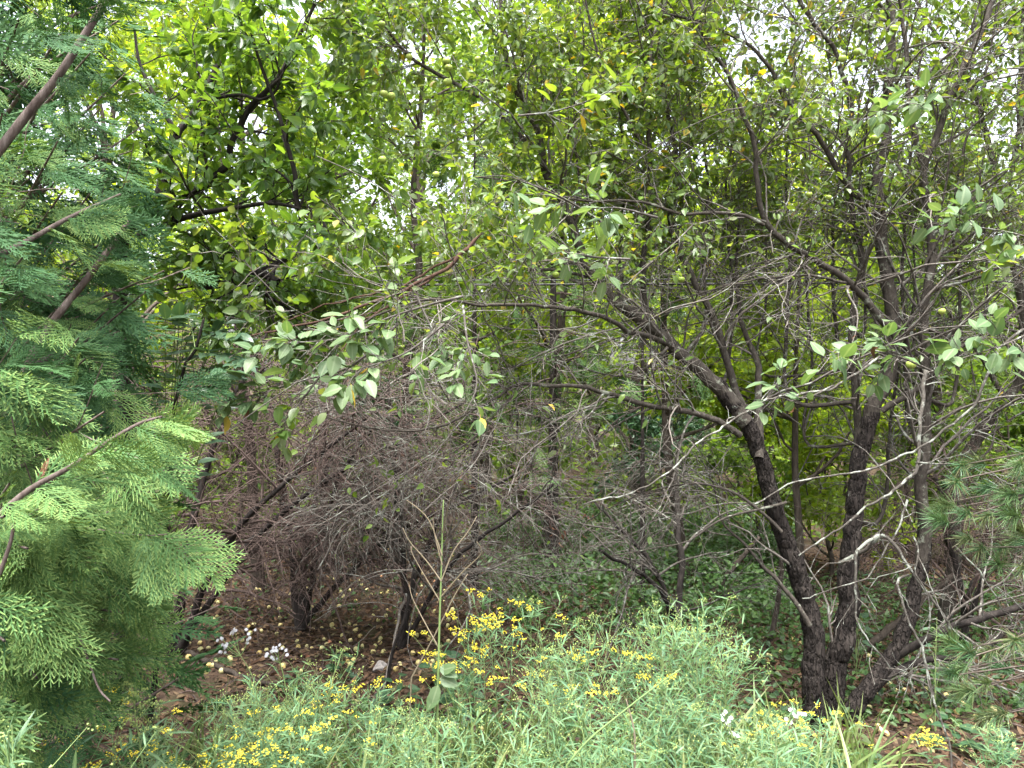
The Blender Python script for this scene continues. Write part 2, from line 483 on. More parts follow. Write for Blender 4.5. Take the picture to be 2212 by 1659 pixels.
M['grey_twig'] = bark_mat('grey_twig', (.055, .047, .041), (.105, .093, .081), (.17, .155, .135), lichen=(.25, .265, .23), lich_amt=.45, scale=(90, 90, 60), bump=0)
M['pale_twig'] = bark_mat('lichen_twig', (.05, .043, .037), (.095, .085, .072), (.16, .148, .13), lichen=(.24, .255, .22), lich_amt=.5, scale=(90, 90, 60), bump=.3)
M['dead_twig'] = bark_mat('dead_twig', (.038, .026, .022), (.085, .061, .053), (.16, .122, .106), scale=(70, 70, 50), bump=0)
M['dark_bark'] = bark_mat('dark_bark', (.014, .012, .011), (.034, .028, .025), (.07, .06, .052), bump=.7)
M['red_bark'] = bark_mat('red_bark', (.045, .024, .018), (.09, .05, .036), (.15, .095, .07), bump=.5, scale=(50, 50, 20))
M['cedar_bark'] = bark_mat('cedar_bark', (.05, .035, .03), (.13, .10, .088), (.25, .21, .19), bump=.6, scale=(50, 50, 10))
M['back_bark'] = bark_mat('back_bark', (.035, .028, .022), (.075, .06, .048), (.13, .11, .09), bump=.5)
M['stem_green'] = plain_mat('green_stem', [(.13, .20, .07), (.18, .25, .09), (.16, .19, .08)], rough=.6)
M['stem_dry'] = plain_mat('dry_stem', [(.20, .165, .11), (.27, .22, .15), (.17, .145, .10)], rough=.8)
M['cable'] = plain_mat('cable_black', [(.012, .012, .013), (.016, .016, .017)], rough=.5)
M['rock'] = plain_mat('grey_rock', [(.20, .18, .165), (.27, .25, .235), (.33, .30, .29)], rough=.9, noise=30)

def apple_mat(name, a, b, c, rot=0.25):
    m, n, l, out = nt(name)
    tc = n.new('ShaderNodeTexCoord'); oi = n.new('ShaderNodeObjectInfo')
    va = n.new('ShaderNodeVectorMath'); va.operation = 'ADD'
    l.new(tc.outputs['Object'], va.inputs[0]); l.new(oi.outputs['Location'], va.inputs[1])
    rp = ramp(n, [a, b, c]); l.new(oi.outputs['Random'], rp.inputs['Fac'])
    no = n.new('ShaderNodeTexNoise'); no.inputs['Scale'].default_value = 26; no.inputs['Detail'].default_value = 4
    l.new(va.outputs[0], no.inputs['Vector'])
    mr = n.new('ShaderNodeMapRange'); mr.inputs['From Min'].default_value = .62; mr.inputs['From Max'].default_value = .68; mr.inputs['To Max'].default_value = rot
    l.new(no.outputs['Fac'], mr.inputs['Value'])
    mx = n.new('ShaderNodeMix'); mx.data_type = 'RGBA'; l.new(mr.outputs['Result'], mx.inputs['Factor']); l.new(rp.outputs['Color'], mx.inputs['A']); mx.inputs['B'].default_value = (.10, .05, .025, 1)
    p = n.new('ShaderNodeBsdfPrincipled'); p.inputs['Roughness'].default_value = .4; p.inputs['Specular IOR Level'].default_value = .4
    l.new(mx.outputs['Result'], p.inputs['Base Color']); l.new(p.outputs[0], out.inputs['Surface'])
    return m
M['apple_green'] = apple_mat('green_apple_skin', (.20, .29, .05), (.25, .34, .06), (.31, .37, .08), .8)
M['apple_fallen'] = apple_mat('fallen_apple_skin', (.42, .39, .15), (.52, .48, .23), (.44, .33, .11), .9)
M['apple_red'] = apple_mat('red_apple_skin', (.36, .13, .08), (.45, .24, .12), (.30, .10, .06), .8)

def ground_mat():
    m, n, l, out = nt('leaf_litter_soil')
    tc = n.new('ShaderNodeTexCoord')
    n1 = n.new('ShaderNodeTexNoise'); n1.inputs['Scale'].default_value = 9; n1.inputs['Detail'].default_value = 9; n1.inputs['Roughness'].default_value = .7
    l.new(tc.outputs['Object'], n1.inputs['Vector'])
    rp = ramp(n, [(.022, .016, .012), (.048, .033, .024), (.085, .059, .041), (.065, .05, .034)], [.28, .48, .66, .85]); l.new(n1.outputs['Fac'], rp.inputs['Fac'])
    vo = n.new('ShaderNodeTexVoronoi'); vo.inputs['Scale'].default_value = 26; l.new(tc.outputs['Object'], vo.inputs['Vector'])
    mx = n.new('ShaderNodeMix'); mx.data_type = 'RGBA'; mx.blend_type = 'MULTIPLY'; mx.inputs['Factor'].default_value = .5
    vr = ramp(n, [(.6, .55, .5), (1.3, 1.2, 1.1)]); l.new(vo.outputs['Color'], vr.inputs['Fac'])
    l.new(rp.outputs['Color'], mx.inputs['A']); l.new(vr.outputs['Color'], mx.inputs['B'])
    n2 = n.new('ShaderNodeTexNoise'); n2.inputs['Scale'].default_value = 1.3; n2.inputs['Detail'].default_value = 5; l.new(tc.outputs['Object'], n2.inputs['Vector'])
    mr = n.new('ShaderNodeMapRange'); mr.inputs['From Min'].default_value = .55; mr.inputs['From Max'].default_value = .68; mr.inputs['To Max'].default_value = .5
    l.new(n2.outputs['Fac'], mr.inputs['Value'])
    m2 = n.new('ShaderNodeMix'); m2.data_type = 'RGBA'; l.new(mr.outputs['Result'], m2.inputs['Factor']); l.new(mx.outputs['Result'], m2.inputs['A']); m2.inputs['B'].default_value = (.05, .055, .02, 1)
    p = n.new('ShaderNodeBsdfPrincipled'); p.inputs['Roughness'].default_value = .95; p.inputs['Specular IOR Level'].default_value = .15
    bm = n.new('ShaderNodeBump'); bm.inputs['Strength'].default_value = .8; bm.inputs['Distance'].default_value = .03
    l.new(n1.outputs['Fac'], bm.inputs['Height']); l.new(bm.outputs['Normal'], p.inputs['Normal'])
    l.new(m2.outputs['Result'], p.inputs['Base Color']); l.new(p.outputs[0], out.inputs['Surface'])
    return m
M['ground'] = ground_mat()

# ------------------------------------------------------------------ the ground
xs = np.concatenate([[-400, -120, -40, -20], np.arange(-12, 12.01, .2), [20, 40, 120, 400]])
ys = np.concatenate([[-400, -100, -30, -10, -4], np.arange(-1, 16.01, .2), [18, 21, 26, 40, 90, 400]])
gx, gy = np.meshgrid(xs, ys)
gz = ground_z(gx, gy)
gz = gz + RNG.normal(0, .008, gz.shape)
nx = len(xs); ii = (np.arange(len(ys) - 1)[:, None] * nx + np.arange(nx - 1)[None]).ravel()
mb = MB(); mb.add(np.stack([gx, gy, gz], -1).reshape(-1, 3), quads=np.stack([ii, ii + 1, ii + nx + 1, ii + nx], 1))
g = mb.build('ground', M['ground'], smooth=True); tag(g, 'brown leaf litter and bare soil of the orchard floor', 'ground', kind='structure')

# ------------------------------------------------------------------ leaf meshes shared by leaves that are parts of their own
def leaf_meshes(name, mat, width, n=6, tip=1.3, nw=5, fold=.25, curl=.3, wav=.012):
    out = []
    for k in range(n):
        t = leaf_tmpl(nw, width * (0.9 + .04 * k), fold * (0.4 + .28 * (k % 4)), curl * (0.15 + .32 * k / n * 2.2), tip, wav, seed=k + 11)
        mbx = MB(); mbx.add(t[0], t[1], t[2], a=0.0, e=t[3])
        # petiole
        tubes(mbx, np.array([[[-.22, 0, .02], [-.1, 0, .012], [0, 0, 0.0]]]), np.full((1, 3), .008), 3, a=np.array([0.0]))
        out.append(mbx.mesh(name, mat, smooth=True))
    return out
LM_apple = leaf_meshes('apple_leaf', M['apple_leaf'], .62)
LM_pale = leaf_meshes('pale_leaf', M['pale_leaf'], .60)
LM_yel = leaf_meshes('yellow_leaf', M['yellow_leaf'], .55, n=3)
LM_elm = leaf_meshes('elm_leaf', M['elm_leaf'], .52, tip=1.8)
LM_ash = leaf_meshes('ash_leaf', M['ash_leaf'], .48, tip=1.8)
LM_dark = leaf_meshes('dark_leaf', M['dark_leaf'], .6)
LM_brown = leaf_meshes('brown_leaf', M['brown_leaf'], .5, n=3, fold=.9, curl=.8, wav=.05)

def leaf_objs(parent, meshes, P, X, N, L, name='leaf'):
    for k in range(len(P)):
        o = inst(name, meshes[int(RNG.integers(len(meshes)))], parent)
        o.matrix_local = frame_matrix(P[k], X[k], N[k], float(L[k]), parent)

def nearest_split(P, N, keep):
    """indices of the `keep` leaves that show largest in the picture (in frame, nearest), and the rest"""
    Y = np.maximum(P[:, 1], .1)
    u = P[:, 0] / Y * F; v = (H - P[:, 2]) / Y * F
    inside = (np.abs(u) < 1130) & (np.abs(v) < 850)
    d = np.where(inside, Y, 1e3)
    o = np.argsort(d)
    return o[:keep], o[keep:]

HEX = [hex_tmpl(.58, .35, .15), hex_tmpl(.5, .15, .35), hex_tmpl(.64, .5, .05), hex_tmpl(.52, -.2, .3)]
def dia_tmpl(w, c):
    return np.array([[0, 0, 0], [.42, -w / 2, c], [1, 0, -c], [.42, w / 2, c]], float), np.zeros((0, 3), int), np.array([[0, 1, 2, 3]]), np.array([0, 1, .3, 1.0])
DIA = [dia_tmpl(.62, .05), dia_tmpl(.7, .1), dia_tmpl(.56, -.06)]
LFT = [leaf_tmpl(2, .6, .3, .2), leaf_tmpl(2, .55, .15, .45), leaf_tmpl(2, .62, .6, .1), leaf_tmpl(2, .5, .3, .35)]

def scatter_leaves(mb, tms, P, X, N, L, lv=None):
    n = len(P)
    if lv is None: lv = rnd(n)
    L = np.broadcast_to(L, (n,))
    k = RNG.integers(0, len(tms), n)
    for i, t in enumerate(tms):
        s = k == i
        place(mb, t, P[s], X[s], N[s], L[s], None, lv[s])

# ------------------------------------------------------------------ trees of the wood behind
def back_tree(name, label, u, Y, h, cr, z0, nleaf, ls, mat, bark='back_bark', tr=.07, lean=(0, 0), group=None, cat='tree', nl=16, up=.3, leafobjs=0, meshes=None, droop=.3, far=False):
    b = V(u, 0, Y); bx, by = b[0], Y
    bz = float(ground_z(bx, by)) - .05
    t = thing(name, label, cat, (bx, by, bz), group)
    top = np.array([bx + lean[0], by + lean[1], bz + h * .93])
    k = 9
    P = np.linspace(0, 1, k)[:, None] * (top - [bx, by, bz]) + [bx, by, bz]
    P[1:-1, :2] += RNG.normal(0, .05 * min(h / 6, 1), (k - 2, 2))
    P = catmull(P, 24)
    R = np.linspace(tr * 1.15, tr * .12, 24); R[0] *= 1.35; R[1] *= 1.12
    mb = MB(); tube1(mb, P, R, 9, .06, 4, seed=int(u) % 97)
    part(mb, 'trunk', M[bark], t, True)
    P1 = P[None]; R1 = R[None]
    A, RA = spawn(P1, R1, nl, max(z0 / h, .04), .97, (.7, 1.35), (cr * .75, cr * 1.25), 8, .16, (0, 0, 1), .06 + up * .1, .6, .04, .004)
    B, RB = spawn(A, RA, nl * (5 if Y < 12 and cat == 'tree' else 3), .2, 1, (.4, 1.1), (cr * .35, cr * .65), 5, .2, (0, 0, 1), .05, .6, .02, .002)
    C, RC = spawn(B, RB, nl * (12 if Y < 12 and not far and cat == 'tree' else 6), .15, 1, (.4, 1.2), (cr * .14, cr * .32), 4, .25, (0, 0, -1), .03, .6, .008, .0012)
    mb = MB(); tubes(mb, A, RA, 4); tubes(mb, B, RB, 3); tubes(mb, C, RC, 3)
    part(mb, 'branches', M[bark], t, True, 'stuff')
    p, d, r, i, tt = sample_on(C, RC, nleaf, .05, 1.0)
    p = p + RNG.normal(0, .05 if Y < 12 else .16, p.shape)
    p = p + RNG.normal(0, ls * .35, p.shape)
    p[:, 2] = np.maximum(p[:, 2], bz + .12)
    X, N = leaf_dirs(d, droop, .9, .6)
    L = ls * rnd(nleaf, .65, 1.2)
    mb = MB()
    if leafobjs:
        a, rest = nearest_split(p, N, leafobjs)
        leaf_objs(t, meshes, p[a], X[a], N[a], L[a])
        p, X, N, L = p[rest], X[rest], N[rest], L[rest]
    scatter_leaves(mb, HEX if Y < 10.6 and not far else DIA, p, X, N, L)
    part(mb, 'crown', M[mat], t, False, 'stuff')
    return t

GB = 'leafy trees closing the view behind the apple tree'
# u, Y, h, crown radius, crown base, leaves, leaf length, material, label
BACK = [
    ('broadleaf_tree', 560, 7.6, 6.2, 1.5, 1.5, 5500, .10, 'lime_leaf', 'lime green young tree behind the dark stems of the leafy sapling', .05),
    ('broadleaf_tree', 860, 8.4, 6.8, 1.5, 1.3, 6500, .10, 'mid_leaf', 'green tree behind the bare brushwood, leaves lit from behind', .06),
    ('broadleaf_tree', 1180, 8.8, 7.2, 1.6, 1.6, 7000, .10, 'lime_leaf', 'yellow green tree behind the long diagonal apple limb', .06),
    ('broadleaf_tree', 1480, 7.8, 6.0, 1.5, 1.2, 7000, .10, 'lime_leaf', 'bright lime tree behind the fork of the left apple stem', .05),
    ('broadleaf_tree', 1735, 7.4, 5.2, 1.2, .5, 6500, .09, 'lime_leaf', 'glowing lime sapling seen between the left and middle apple stems', .035),
    ('broadleaf_tree', 2060, 8.6, 5.0, 1.4, .8, 3600, .10, 'mid_leaf', 'green tree behind the right apple stem', .06),
    ('broadleaf_tree', 330, 9.5, 7.5, 1.8, 1.0, 6000, .11, 'lime_leaf', 'lime green tree showing behind the upper cedar sprays', .07),
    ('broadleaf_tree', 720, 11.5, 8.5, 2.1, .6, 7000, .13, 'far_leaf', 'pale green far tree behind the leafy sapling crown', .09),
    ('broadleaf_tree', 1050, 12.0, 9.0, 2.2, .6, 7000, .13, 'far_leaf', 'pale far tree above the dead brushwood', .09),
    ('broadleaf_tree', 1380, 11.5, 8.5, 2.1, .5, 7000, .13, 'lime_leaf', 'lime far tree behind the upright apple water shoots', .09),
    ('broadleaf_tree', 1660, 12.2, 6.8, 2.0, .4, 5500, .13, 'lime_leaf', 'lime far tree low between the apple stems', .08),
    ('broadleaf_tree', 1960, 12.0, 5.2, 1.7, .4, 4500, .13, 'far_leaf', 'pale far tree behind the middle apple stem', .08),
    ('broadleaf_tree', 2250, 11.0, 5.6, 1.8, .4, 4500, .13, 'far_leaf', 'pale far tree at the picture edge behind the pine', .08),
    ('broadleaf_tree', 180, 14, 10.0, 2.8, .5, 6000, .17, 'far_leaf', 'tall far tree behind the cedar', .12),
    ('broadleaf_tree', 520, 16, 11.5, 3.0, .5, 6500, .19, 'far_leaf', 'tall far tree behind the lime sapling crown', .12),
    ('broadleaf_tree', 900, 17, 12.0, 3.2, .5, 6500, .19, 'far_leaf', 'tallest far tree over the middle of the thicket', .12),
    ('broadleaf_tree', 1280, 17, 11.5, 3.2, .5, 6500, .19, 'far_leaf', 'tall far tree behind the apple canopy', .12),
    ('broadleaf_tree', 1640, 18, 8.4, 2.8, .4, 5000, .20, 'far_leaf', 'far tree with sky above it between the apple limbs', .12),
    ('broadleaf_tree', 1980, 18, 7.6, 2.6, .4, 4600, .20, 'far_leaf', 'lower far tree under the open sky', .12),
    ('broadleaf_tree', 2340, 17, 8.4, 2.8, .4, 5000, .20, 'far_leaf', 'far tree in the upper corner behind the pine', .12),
]
for (nm, u, Y, h, cr, z0, nlf, ls, mat, lab, tr) in BACK:
    nlf, ls = int(nlf * (1.15 if Y < 10.6 else 1.8)), ls * (.80 if Y < 10.6 else .74)
    back_tree(nm, lab, u, Y, h, cr, z0, nlf, ls, mat, tr=tr, lean=(RNG.normal(0, .4), RNG.normal(0, .3)), group=GB, nl=18 if Y < 10 else 24)

SIDE = [(-900, 5.0, 7.5, 'unseen tall tree outside the left edge beyond the cedar'), (-700, 8.5, 9.0, 'unseen tall tree outside the left edge farther back'), (-1500, 8.0, 9.0, 'unseen wide tree far outside the left edge'),
        (3000, 4.6, 7.5, 'unseen tall tree outside the right edge past the pine'), (2850, 7.5, 8.5, 'unseen tall tree outside the right edge farther back'), (3700, 7.0, 9.0, 'unseen wide tree far outside the right edge'), (2750, 12.0, 10.0, 'unseen tall tree in the right corner of the wood'),
        (-350, 12.5, 10.0, 'unseen tall tree in the left corner of the wood')]
for (u, Y, h, lab) in SIDE:  # unseen trees of the wood, added to keep side light out of the interior
    back_tree('broadleaf_tree', lab, u, Y, h, 2.0, .6, 7000, .16, 'mid_leaf', tr=.1, group=GB, nl=22, far=True)

# low shrubs that close the view under the trees
SHR = [(520, 10.5, 2.2, 'mid_leaf', 'low green shrub behind the dead brushwood, toward the cedar'),
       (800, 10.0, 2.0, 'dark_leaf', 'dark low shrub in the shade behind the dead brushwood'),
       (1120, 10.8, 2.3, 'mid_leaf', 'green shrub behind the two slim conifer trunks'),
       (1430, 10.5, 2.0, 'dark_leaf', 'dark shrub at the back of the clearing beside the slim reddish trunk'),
       (1640, 9.2, 2.0, 'mid_leaf', 'green shrub behind the left apple stem'),
       (1790, 8.0, 1.9, 'lime_leaf', 'bright low shrub between the apple stems'),
       (1960, 9.0, 2.2, 'mid_leaf', 'leafy shrub behind the middle apple stem foot'),
       (2180, 8.2, 2.2, 'mid_leaf', 'shrub behind the pine sprays'),
       (250, 9.5, 2.6, 'mid_leaf', 'shrub hidden behind the cedar skirts'),
       (2420, 9.0, 2.6, 'mid_leaf', 'shrub at the far end past the pine')]
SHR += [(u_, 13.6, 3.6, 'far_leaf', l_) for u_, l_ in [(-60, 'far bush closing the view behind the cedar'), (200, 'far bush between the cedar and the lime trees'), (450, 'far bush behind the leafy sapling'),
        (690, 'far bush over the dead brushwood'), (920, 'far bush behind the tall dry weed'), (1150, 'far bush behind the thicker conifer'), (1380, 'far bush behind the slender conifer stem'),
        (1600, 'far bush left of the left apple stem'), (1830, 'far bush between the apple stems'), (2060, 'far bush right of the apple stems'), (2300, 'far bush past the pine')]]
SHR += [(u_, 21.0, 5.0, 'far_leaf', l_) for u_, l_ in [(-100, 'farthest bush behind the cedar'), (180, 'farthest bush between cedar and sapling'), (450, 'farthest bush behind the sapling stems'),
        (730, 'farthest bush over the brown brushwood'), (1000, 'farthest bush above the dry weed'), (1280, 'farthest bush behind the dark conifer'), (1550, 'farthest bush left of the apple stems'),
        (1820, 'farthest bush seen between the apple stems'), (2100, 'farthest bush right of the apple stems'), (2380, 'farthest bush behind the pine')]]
for (u, Y, h, mat, lab) in SHR:
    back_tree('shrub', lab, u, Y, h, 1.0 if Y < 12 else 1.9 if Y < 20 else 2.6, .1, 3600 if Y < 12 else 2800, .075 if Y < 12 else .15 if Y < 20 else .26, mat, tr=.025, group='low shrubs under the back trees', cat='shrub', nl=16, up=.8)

# ------------------------------------------------------------------ cedar sprays
def spray(seed, L=1.0, n2=13, n3=6, w=.012, low=False, flop=.25):
    rs = np.random.default_rng(seed)
    tips = []   # segments: (p0, p1, width, e)
    def ax(t):
        return np.array([t * L, .05 * np.sin(t * 3 + seed), -flop * t * t])
    segs = []
    k = 8
    for i in range(k):
        segs.append((ax(i / k), ax((i + 1) / k), w * 1.1 * (1 - .5 * i / k), w * 1.1 * (1 - .5 * (i + 1) / k), .45 * (i / k), .45 * (i + 1) / k))
    for i in range(n2):
        t = .08 + .9 * i / n2
        for s in (-1, 1):
            tt = t + .03 * (s > 0) + rs.normal(0, .008)
            l2 = (.44 * np.sin(np.pi * min(1, (.17 + .83 * tt)) ** 1.05) + .08) * L * rs.uniform(.8, 1.12)
            an = rs.uniform(.72, .95) * (1 - .25 * t)
            d = np.array([np.cos(an), s * np.sin(an), 0])
            p0 = ax(min(tt, 1.0))
            sag = rs.uniform(.05, .35) * flop * 2
            def bx(q, p0=p0, d=d, l2=l2, sag=sag, s=s):
                return p0 + d * l2 * q + np.array([.10 * l2 * q * q, -s * .06 * l2 * q * q, -sag * l2 * q * q])
            kk = 2 if low else 3
            for j in range(kk):
                segs.append((bx(j / kk), bx((j + 1) / kk), w, w * (.8 if j < kk - 1 else .35), .5 * j / kk, .5 * (j + 1) / kk))
            nn = max(2, int((n3 if not low else n3 - 3) * (.5 + l2 / L)))
            for j in range(nn):
                q = .16 + .8 * j / nn
                for s3 in (-1, 1):
                    l3 = l2 * .34 * (1 - .62 * q) * rs.uniform(.75, 1.15)
                    a3 = an * s + s3 * rs.uniform(.55, .8)
                    d3 = np.array([np.cos(a3), np.sin(a3), -.12])
                    b0 = bx(q)
                    segs.append((b0, b0 + d3 * l3, w * (1.5 if low else 1.0), w * .4, .5, .0))
    v, q, e = [], [], []
    for (a, b, w0, w1, e0, e1) in segs:
        d = b - a; pz = np.array([-d[1], d[0], 0]); pz = pz / (np.linalg.norm(pz) + 1e-9)
        i = len(v)
        tw = rs.normal(0, .3) * w0
        v += [a - pz * w0 * .5, a + pz * w0 * .5 + [0, 0, tw], b + pz * w1 * .5 + [0, 0, tw], b - pz * w1 * .5]
        e += [.3, .3, .22 * (e1 > 0) , .22 * (e1 > 0)] if False else [.25 if e0 >= .5 else 1.0, .25 if e0 >= .5 else 1.0, .02 if e1 == 0 else 1.0, .02 if e1 == 0 else 1.0]
        q.append([i, i + 1, i + 2, i + 3])
    return np.array(v), np.zeros((0, 3), int), np.array(q), np.array(e)

SPR = [spray(s, 1.0, 13, 6, .0165, False, .10 + .10 * s) for s in range(6)]
SPR_LOW = [spray(20 + s, 1.0, 10, 7, .022, True, .2 + .1 * s) for s in range(4)]
SPR_FAR = [spray(40 + s, 1.0, 7, 5, .034, True, .2 + .1 * s) for s in range(4)]
SPR_MESH, SPR_SHADED = [], []
for t in SPR:
    mb = MB(); mb.add(t[0], t[1], t[2], a=0, e=t[3]); SPR_MESH.append(mb.mesh('spray', M['cedar']))
    SPR_SHADED.append(mb.mesh('spray', M['cedar_shaded']))  # darker copy of each spray, coloured as if shaded

# front cedar on the left: limbs reach for the places where the photograph shows their tips
cb = np.array([-2.25, 3.05, 0.0]); cb[2] = float(ground_z(cb[0], cb[1])) - .05
ced = thing('cedar_tree', 'green cedar with flat drooping sprays filling the left side in front', 'cedar tree', cb)
tp = catmull(np.array([cb, cb + [.02, 0, 1.2], cb + [.08, -.03, 2.6], cb + [.1, .02, 4.2], cb + [.12, 0, 5.6]]), 40)
mb = MB(); tube1(mb, tp, np.linspace(.10, .012, 40), 12, .06, 5, 3); part(mb, 'trunk', M['cedar_bark'], ced, True)
# second leaning stems that show as bare grey limbs
def view_path(pts, Y0, Y1, n=24):
    k = len(pts)
    return catmull(np.array([V(p[0], p[1], Y0 + (Y1 - Y0) * i / (k - 1)) for i, p in enumerate(pts)]), n)
CED_LIMBS = [([(-60, 400), (60, 245), (125, 165), (180, 80), (226, 5), (250, -60)], 2.0, 2.15, .0125, .008),
             ([(-40, 1010), (20, 890), (60, 790), (110, 700), (190, 600), (280, 475)], 2.1, 2.5, .016, .008),
             ([(60, 800), (150, 745)], 2.15, 2.3, .010, .006),
             ([(-30, 1140), (60, 1060), (150, 1010), (240, 950), (300, 915), (350, 900)], 1.62, 1.78, .008, .003),
             ([(-20, 560), (60, 520), (150, 470), (260, 420)], 2.0, 2.3, .009, .004),
             ([(-20, 1290), (20, 1180), (30, 1130)], 1.6, 1.6, .005, .003),
             ([(170, 1370), (195, 1440), (215, 1490), (238, 1515)], 1.75, 1.72, .003, .002)]
for k, (pts, Y0, Y1, r0, r1) in enumerate(CED_LIMBS):
    P = view_path(pts, Y0, Y1, 20 if len(pts) > 2 else 6)
    mb = MB(); tube1(mb, P, np.linspace(r0, r1, len(P)), 8, .05, 4, k)
    part(mb, 'limb', M['cedar_bark'], ced, True)
TIPS = [(250, 430, 2.25), (470, 600, 2.45), (430, 645, 2.45), (300, 620, 2.5), (300, 790, 2.1), (285, 745, 2.0), (345, 905, 1.78), (420, 975, 2.0), (435, 1075, 1.95),
        (450, 1180, 2.05), (405, 1215, 2.15), (375, 1300, 1.95), (385, 1340, 1.9), (375, 1440, 1.85), (325, 1475, 1.9), (200, 1480, 1.7), (285, 1270, 1.72), (275, 1130, 1.65), (130, 1130, 1.5),
        (70, 890, 1.75), (165, 570, 1.95), (360, 520, 2.6), (370, 60, 2.6), (385, 175, 2.75), (330, 250, 2.6), (155, 60, 1.9), (60, 300, 1.95), (120, 260, 2.1), (240, 320, 2.2), (320, 420, 2.5),
        (120, 640, 1.9), (230, 690, 2.1), (350, 680, 2.4), (370, 850, 2.3), (250, 860, 2.2), (150, 960, 1.9), (320, 1010, 1.85), (250, 1040, 1.7), (180, 1200, 1.55), (90, 1300, 1.55), (260, 1340, 1.7),
        (130, 1400, 1.6), (60, 1470, 1.55), (230, 1420, 1.7), (150, 1530, 1.75), (300, 1410, 1.8), (40, 1040, 1.6), (90, 1220, 1.5), (360, 1120, 1.85), (340, 1230, 1.85), (200, 780, 2.0), (80, 730, 1.8),
        (60, 480, 1.9), (180, 400, 2.1), (90, 130, 2.0), (230, 180, 2.3), (30, 60, 1.8), (280, 40, 2.4), (310, 130, 2.5), (20, 620, 1.7), (100, 1550, 1.7), (180, 1600, 1.8),
        (410, 460, 2.75), (330, 560, 2.5), (60, 1600, 1.75), (20, 1380, 1.5), (400, 1030, 1.95), (310, 1160, 1.75), (210, 1110, 1.6), (140, 1060, 1.6)]
EXTRA = []
for _ in range(150):
    z = RNG.uniform(.3, 5.4)
    r = RNG.uniform(.35, .95) * (1.35 - .16 * z)
    a = RNG.uniform(-math.pi, math.pi)
    EXTRA.append(np.array([tp[0][0] + r * math.cos(a) * 1.0, tp[0][1] + r * math.sin(a), z]))
paths = []
tips = [V(t[0] - (115 if t[1] < 850 else 120), t[1] - 15, t[2] + .05) for t in TIPS] + EXTRA
for T in tips:
    zb = np.clip(T[2] - RNG.uniform(.2, .6), cb[2] + .1, 5.0)
    f = np.clip((zb - cb[2]) / 5.6, 0, .98); base = tp[int(f * 39)]
    mid = (base + T) / 2 + np.array([0, 0, RNG.uniform(-.05, .12)])
    paths.append(catmull(np.array([base, mid, T]), 10))
paths = np.array(paths)
mb = MB(); tubes(mb, paths, taper(len(paths), 10, .012, .0025), 5)
part(mb, 'boughs', M['cedar_bark'], ced, True, 'stuff')
# side boughs, then sprays
SB, RSB = spawn(paths, taper(len(paths), 10, .012, .003), len(paths) * 3, .35, .95, (.5, 1.1), (.22, .46), 6, .12, (0, 0, -1), .02, .5, .005, .0015)
mb = MB(); tubes(mb, SB, RSB, 3); part(mb, 'side_boughs', M['cedar_bark'], ced, True, 'stuff')
allp, alld = [], []
for Q, n, t0 in ((paths, int(len(paths) * 2.4), .55), (SB, int(len(SB) * 1.7), .3)):
    p, d, r, i, t = sample_on(Q, np.ones(Q.shape[:2]), n, t0, 1.0)
    allp.append(p); alld.append(d)
for (pts, Y0, Y1, r0, r1), n in zip(CED_LIMBS[:5], (10, 10, 5, 13, 10)):
    Q = view_path(pts, Y0, Y1, 12)[None]
    p, d, r, i, t = sample_on(Q, np.ones((1, 12)), n, .25, .98)
    allp.append(p); alld.append(d)
# one terminal spray on every bough
allp.append(paths[:, -2]); alld.append(norm(paths[:, -1] - paths[:, -3]))
p = np.concatenate(allp); d = np.concatenate(alld)
out = norm(p - (tp[0] + np.array([0, 0, 1]) * (p[:, 2:3] - tp[0][2])) * np.array([1, 1, 1]))
out[:, 2] = 0; out = norm(out)
side = perp(d); side[:, 2] *= .25
X = norm(d * .7 + side * .8 + out * .35 + np.array([.18, -.05, -.55]) + RNG.normal(size=d.shape) * .2)
N = norm(np.array([.05, -.42, .75]) + out * .3 + RNG.normal(size=d.shape) * .5)
L = rnd(len(p), .095, .215)
ok = p[:, 1] > 1.35
p, X, N, L = p[ok], X[ok], N[ok], L[ok]
a, rest = nearest_split(p, N, 300)
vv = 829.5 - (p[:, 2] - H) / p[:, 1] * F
young = rnd(len(p)) < np.where(vv > 880, .88, .33) * np.where(p[:, 1] < 2.5, 1, .25)      # stronger light on the low near sprays, put into their colour
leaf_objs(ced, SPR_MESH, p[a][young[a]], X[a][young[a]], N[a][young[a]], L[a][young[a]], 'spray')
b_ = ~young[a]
leaf_objs(ced, SPR_SHADED, p[a][b_], X[a][b_], N[a][b_], L[a][b_], 'spray')
mb = MB(); mb.add(SPR[0][0] * [1, .55, 1], None, SPR[0][2], a=0, e=1.0); RUST = mb.mesh('dead_spray', M['brown_leaf'])
for (u, v, Y) in [(108, 985, 1.7)]:
    leaf_objs(ced, [RUST], [V(u, v, Y)], [norm(np.array([RNG.normal(.2, .4), -.3, -.7]))], [norm(np.array([RNG.normal(0, .5), -.7, .4]))], [RNG.uniform(.05, .09)], 'dead_spray')
mb = MB(); y_ = young[rest]; scatter_leaves(mb, SPR_LOW, p[rest][y_], X[rest][y_], N[rest][y_], L[rest][y_]); part(mb, 'lit_growth', M['cedar'], ced, False, 'stuff')  # remaining sprays in the lighter colour that stands for light
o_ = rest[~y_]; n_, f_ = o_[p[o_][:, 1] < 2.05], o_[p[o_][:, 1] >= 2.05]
mb = MB(); scatter_leaves(mb, SPR_LOW, p[n_], X[n_], N[n_], L[n_]); scatter_leaves(mb, SPR_FAR, p[f_], X[f_], N[f_], L[f_])
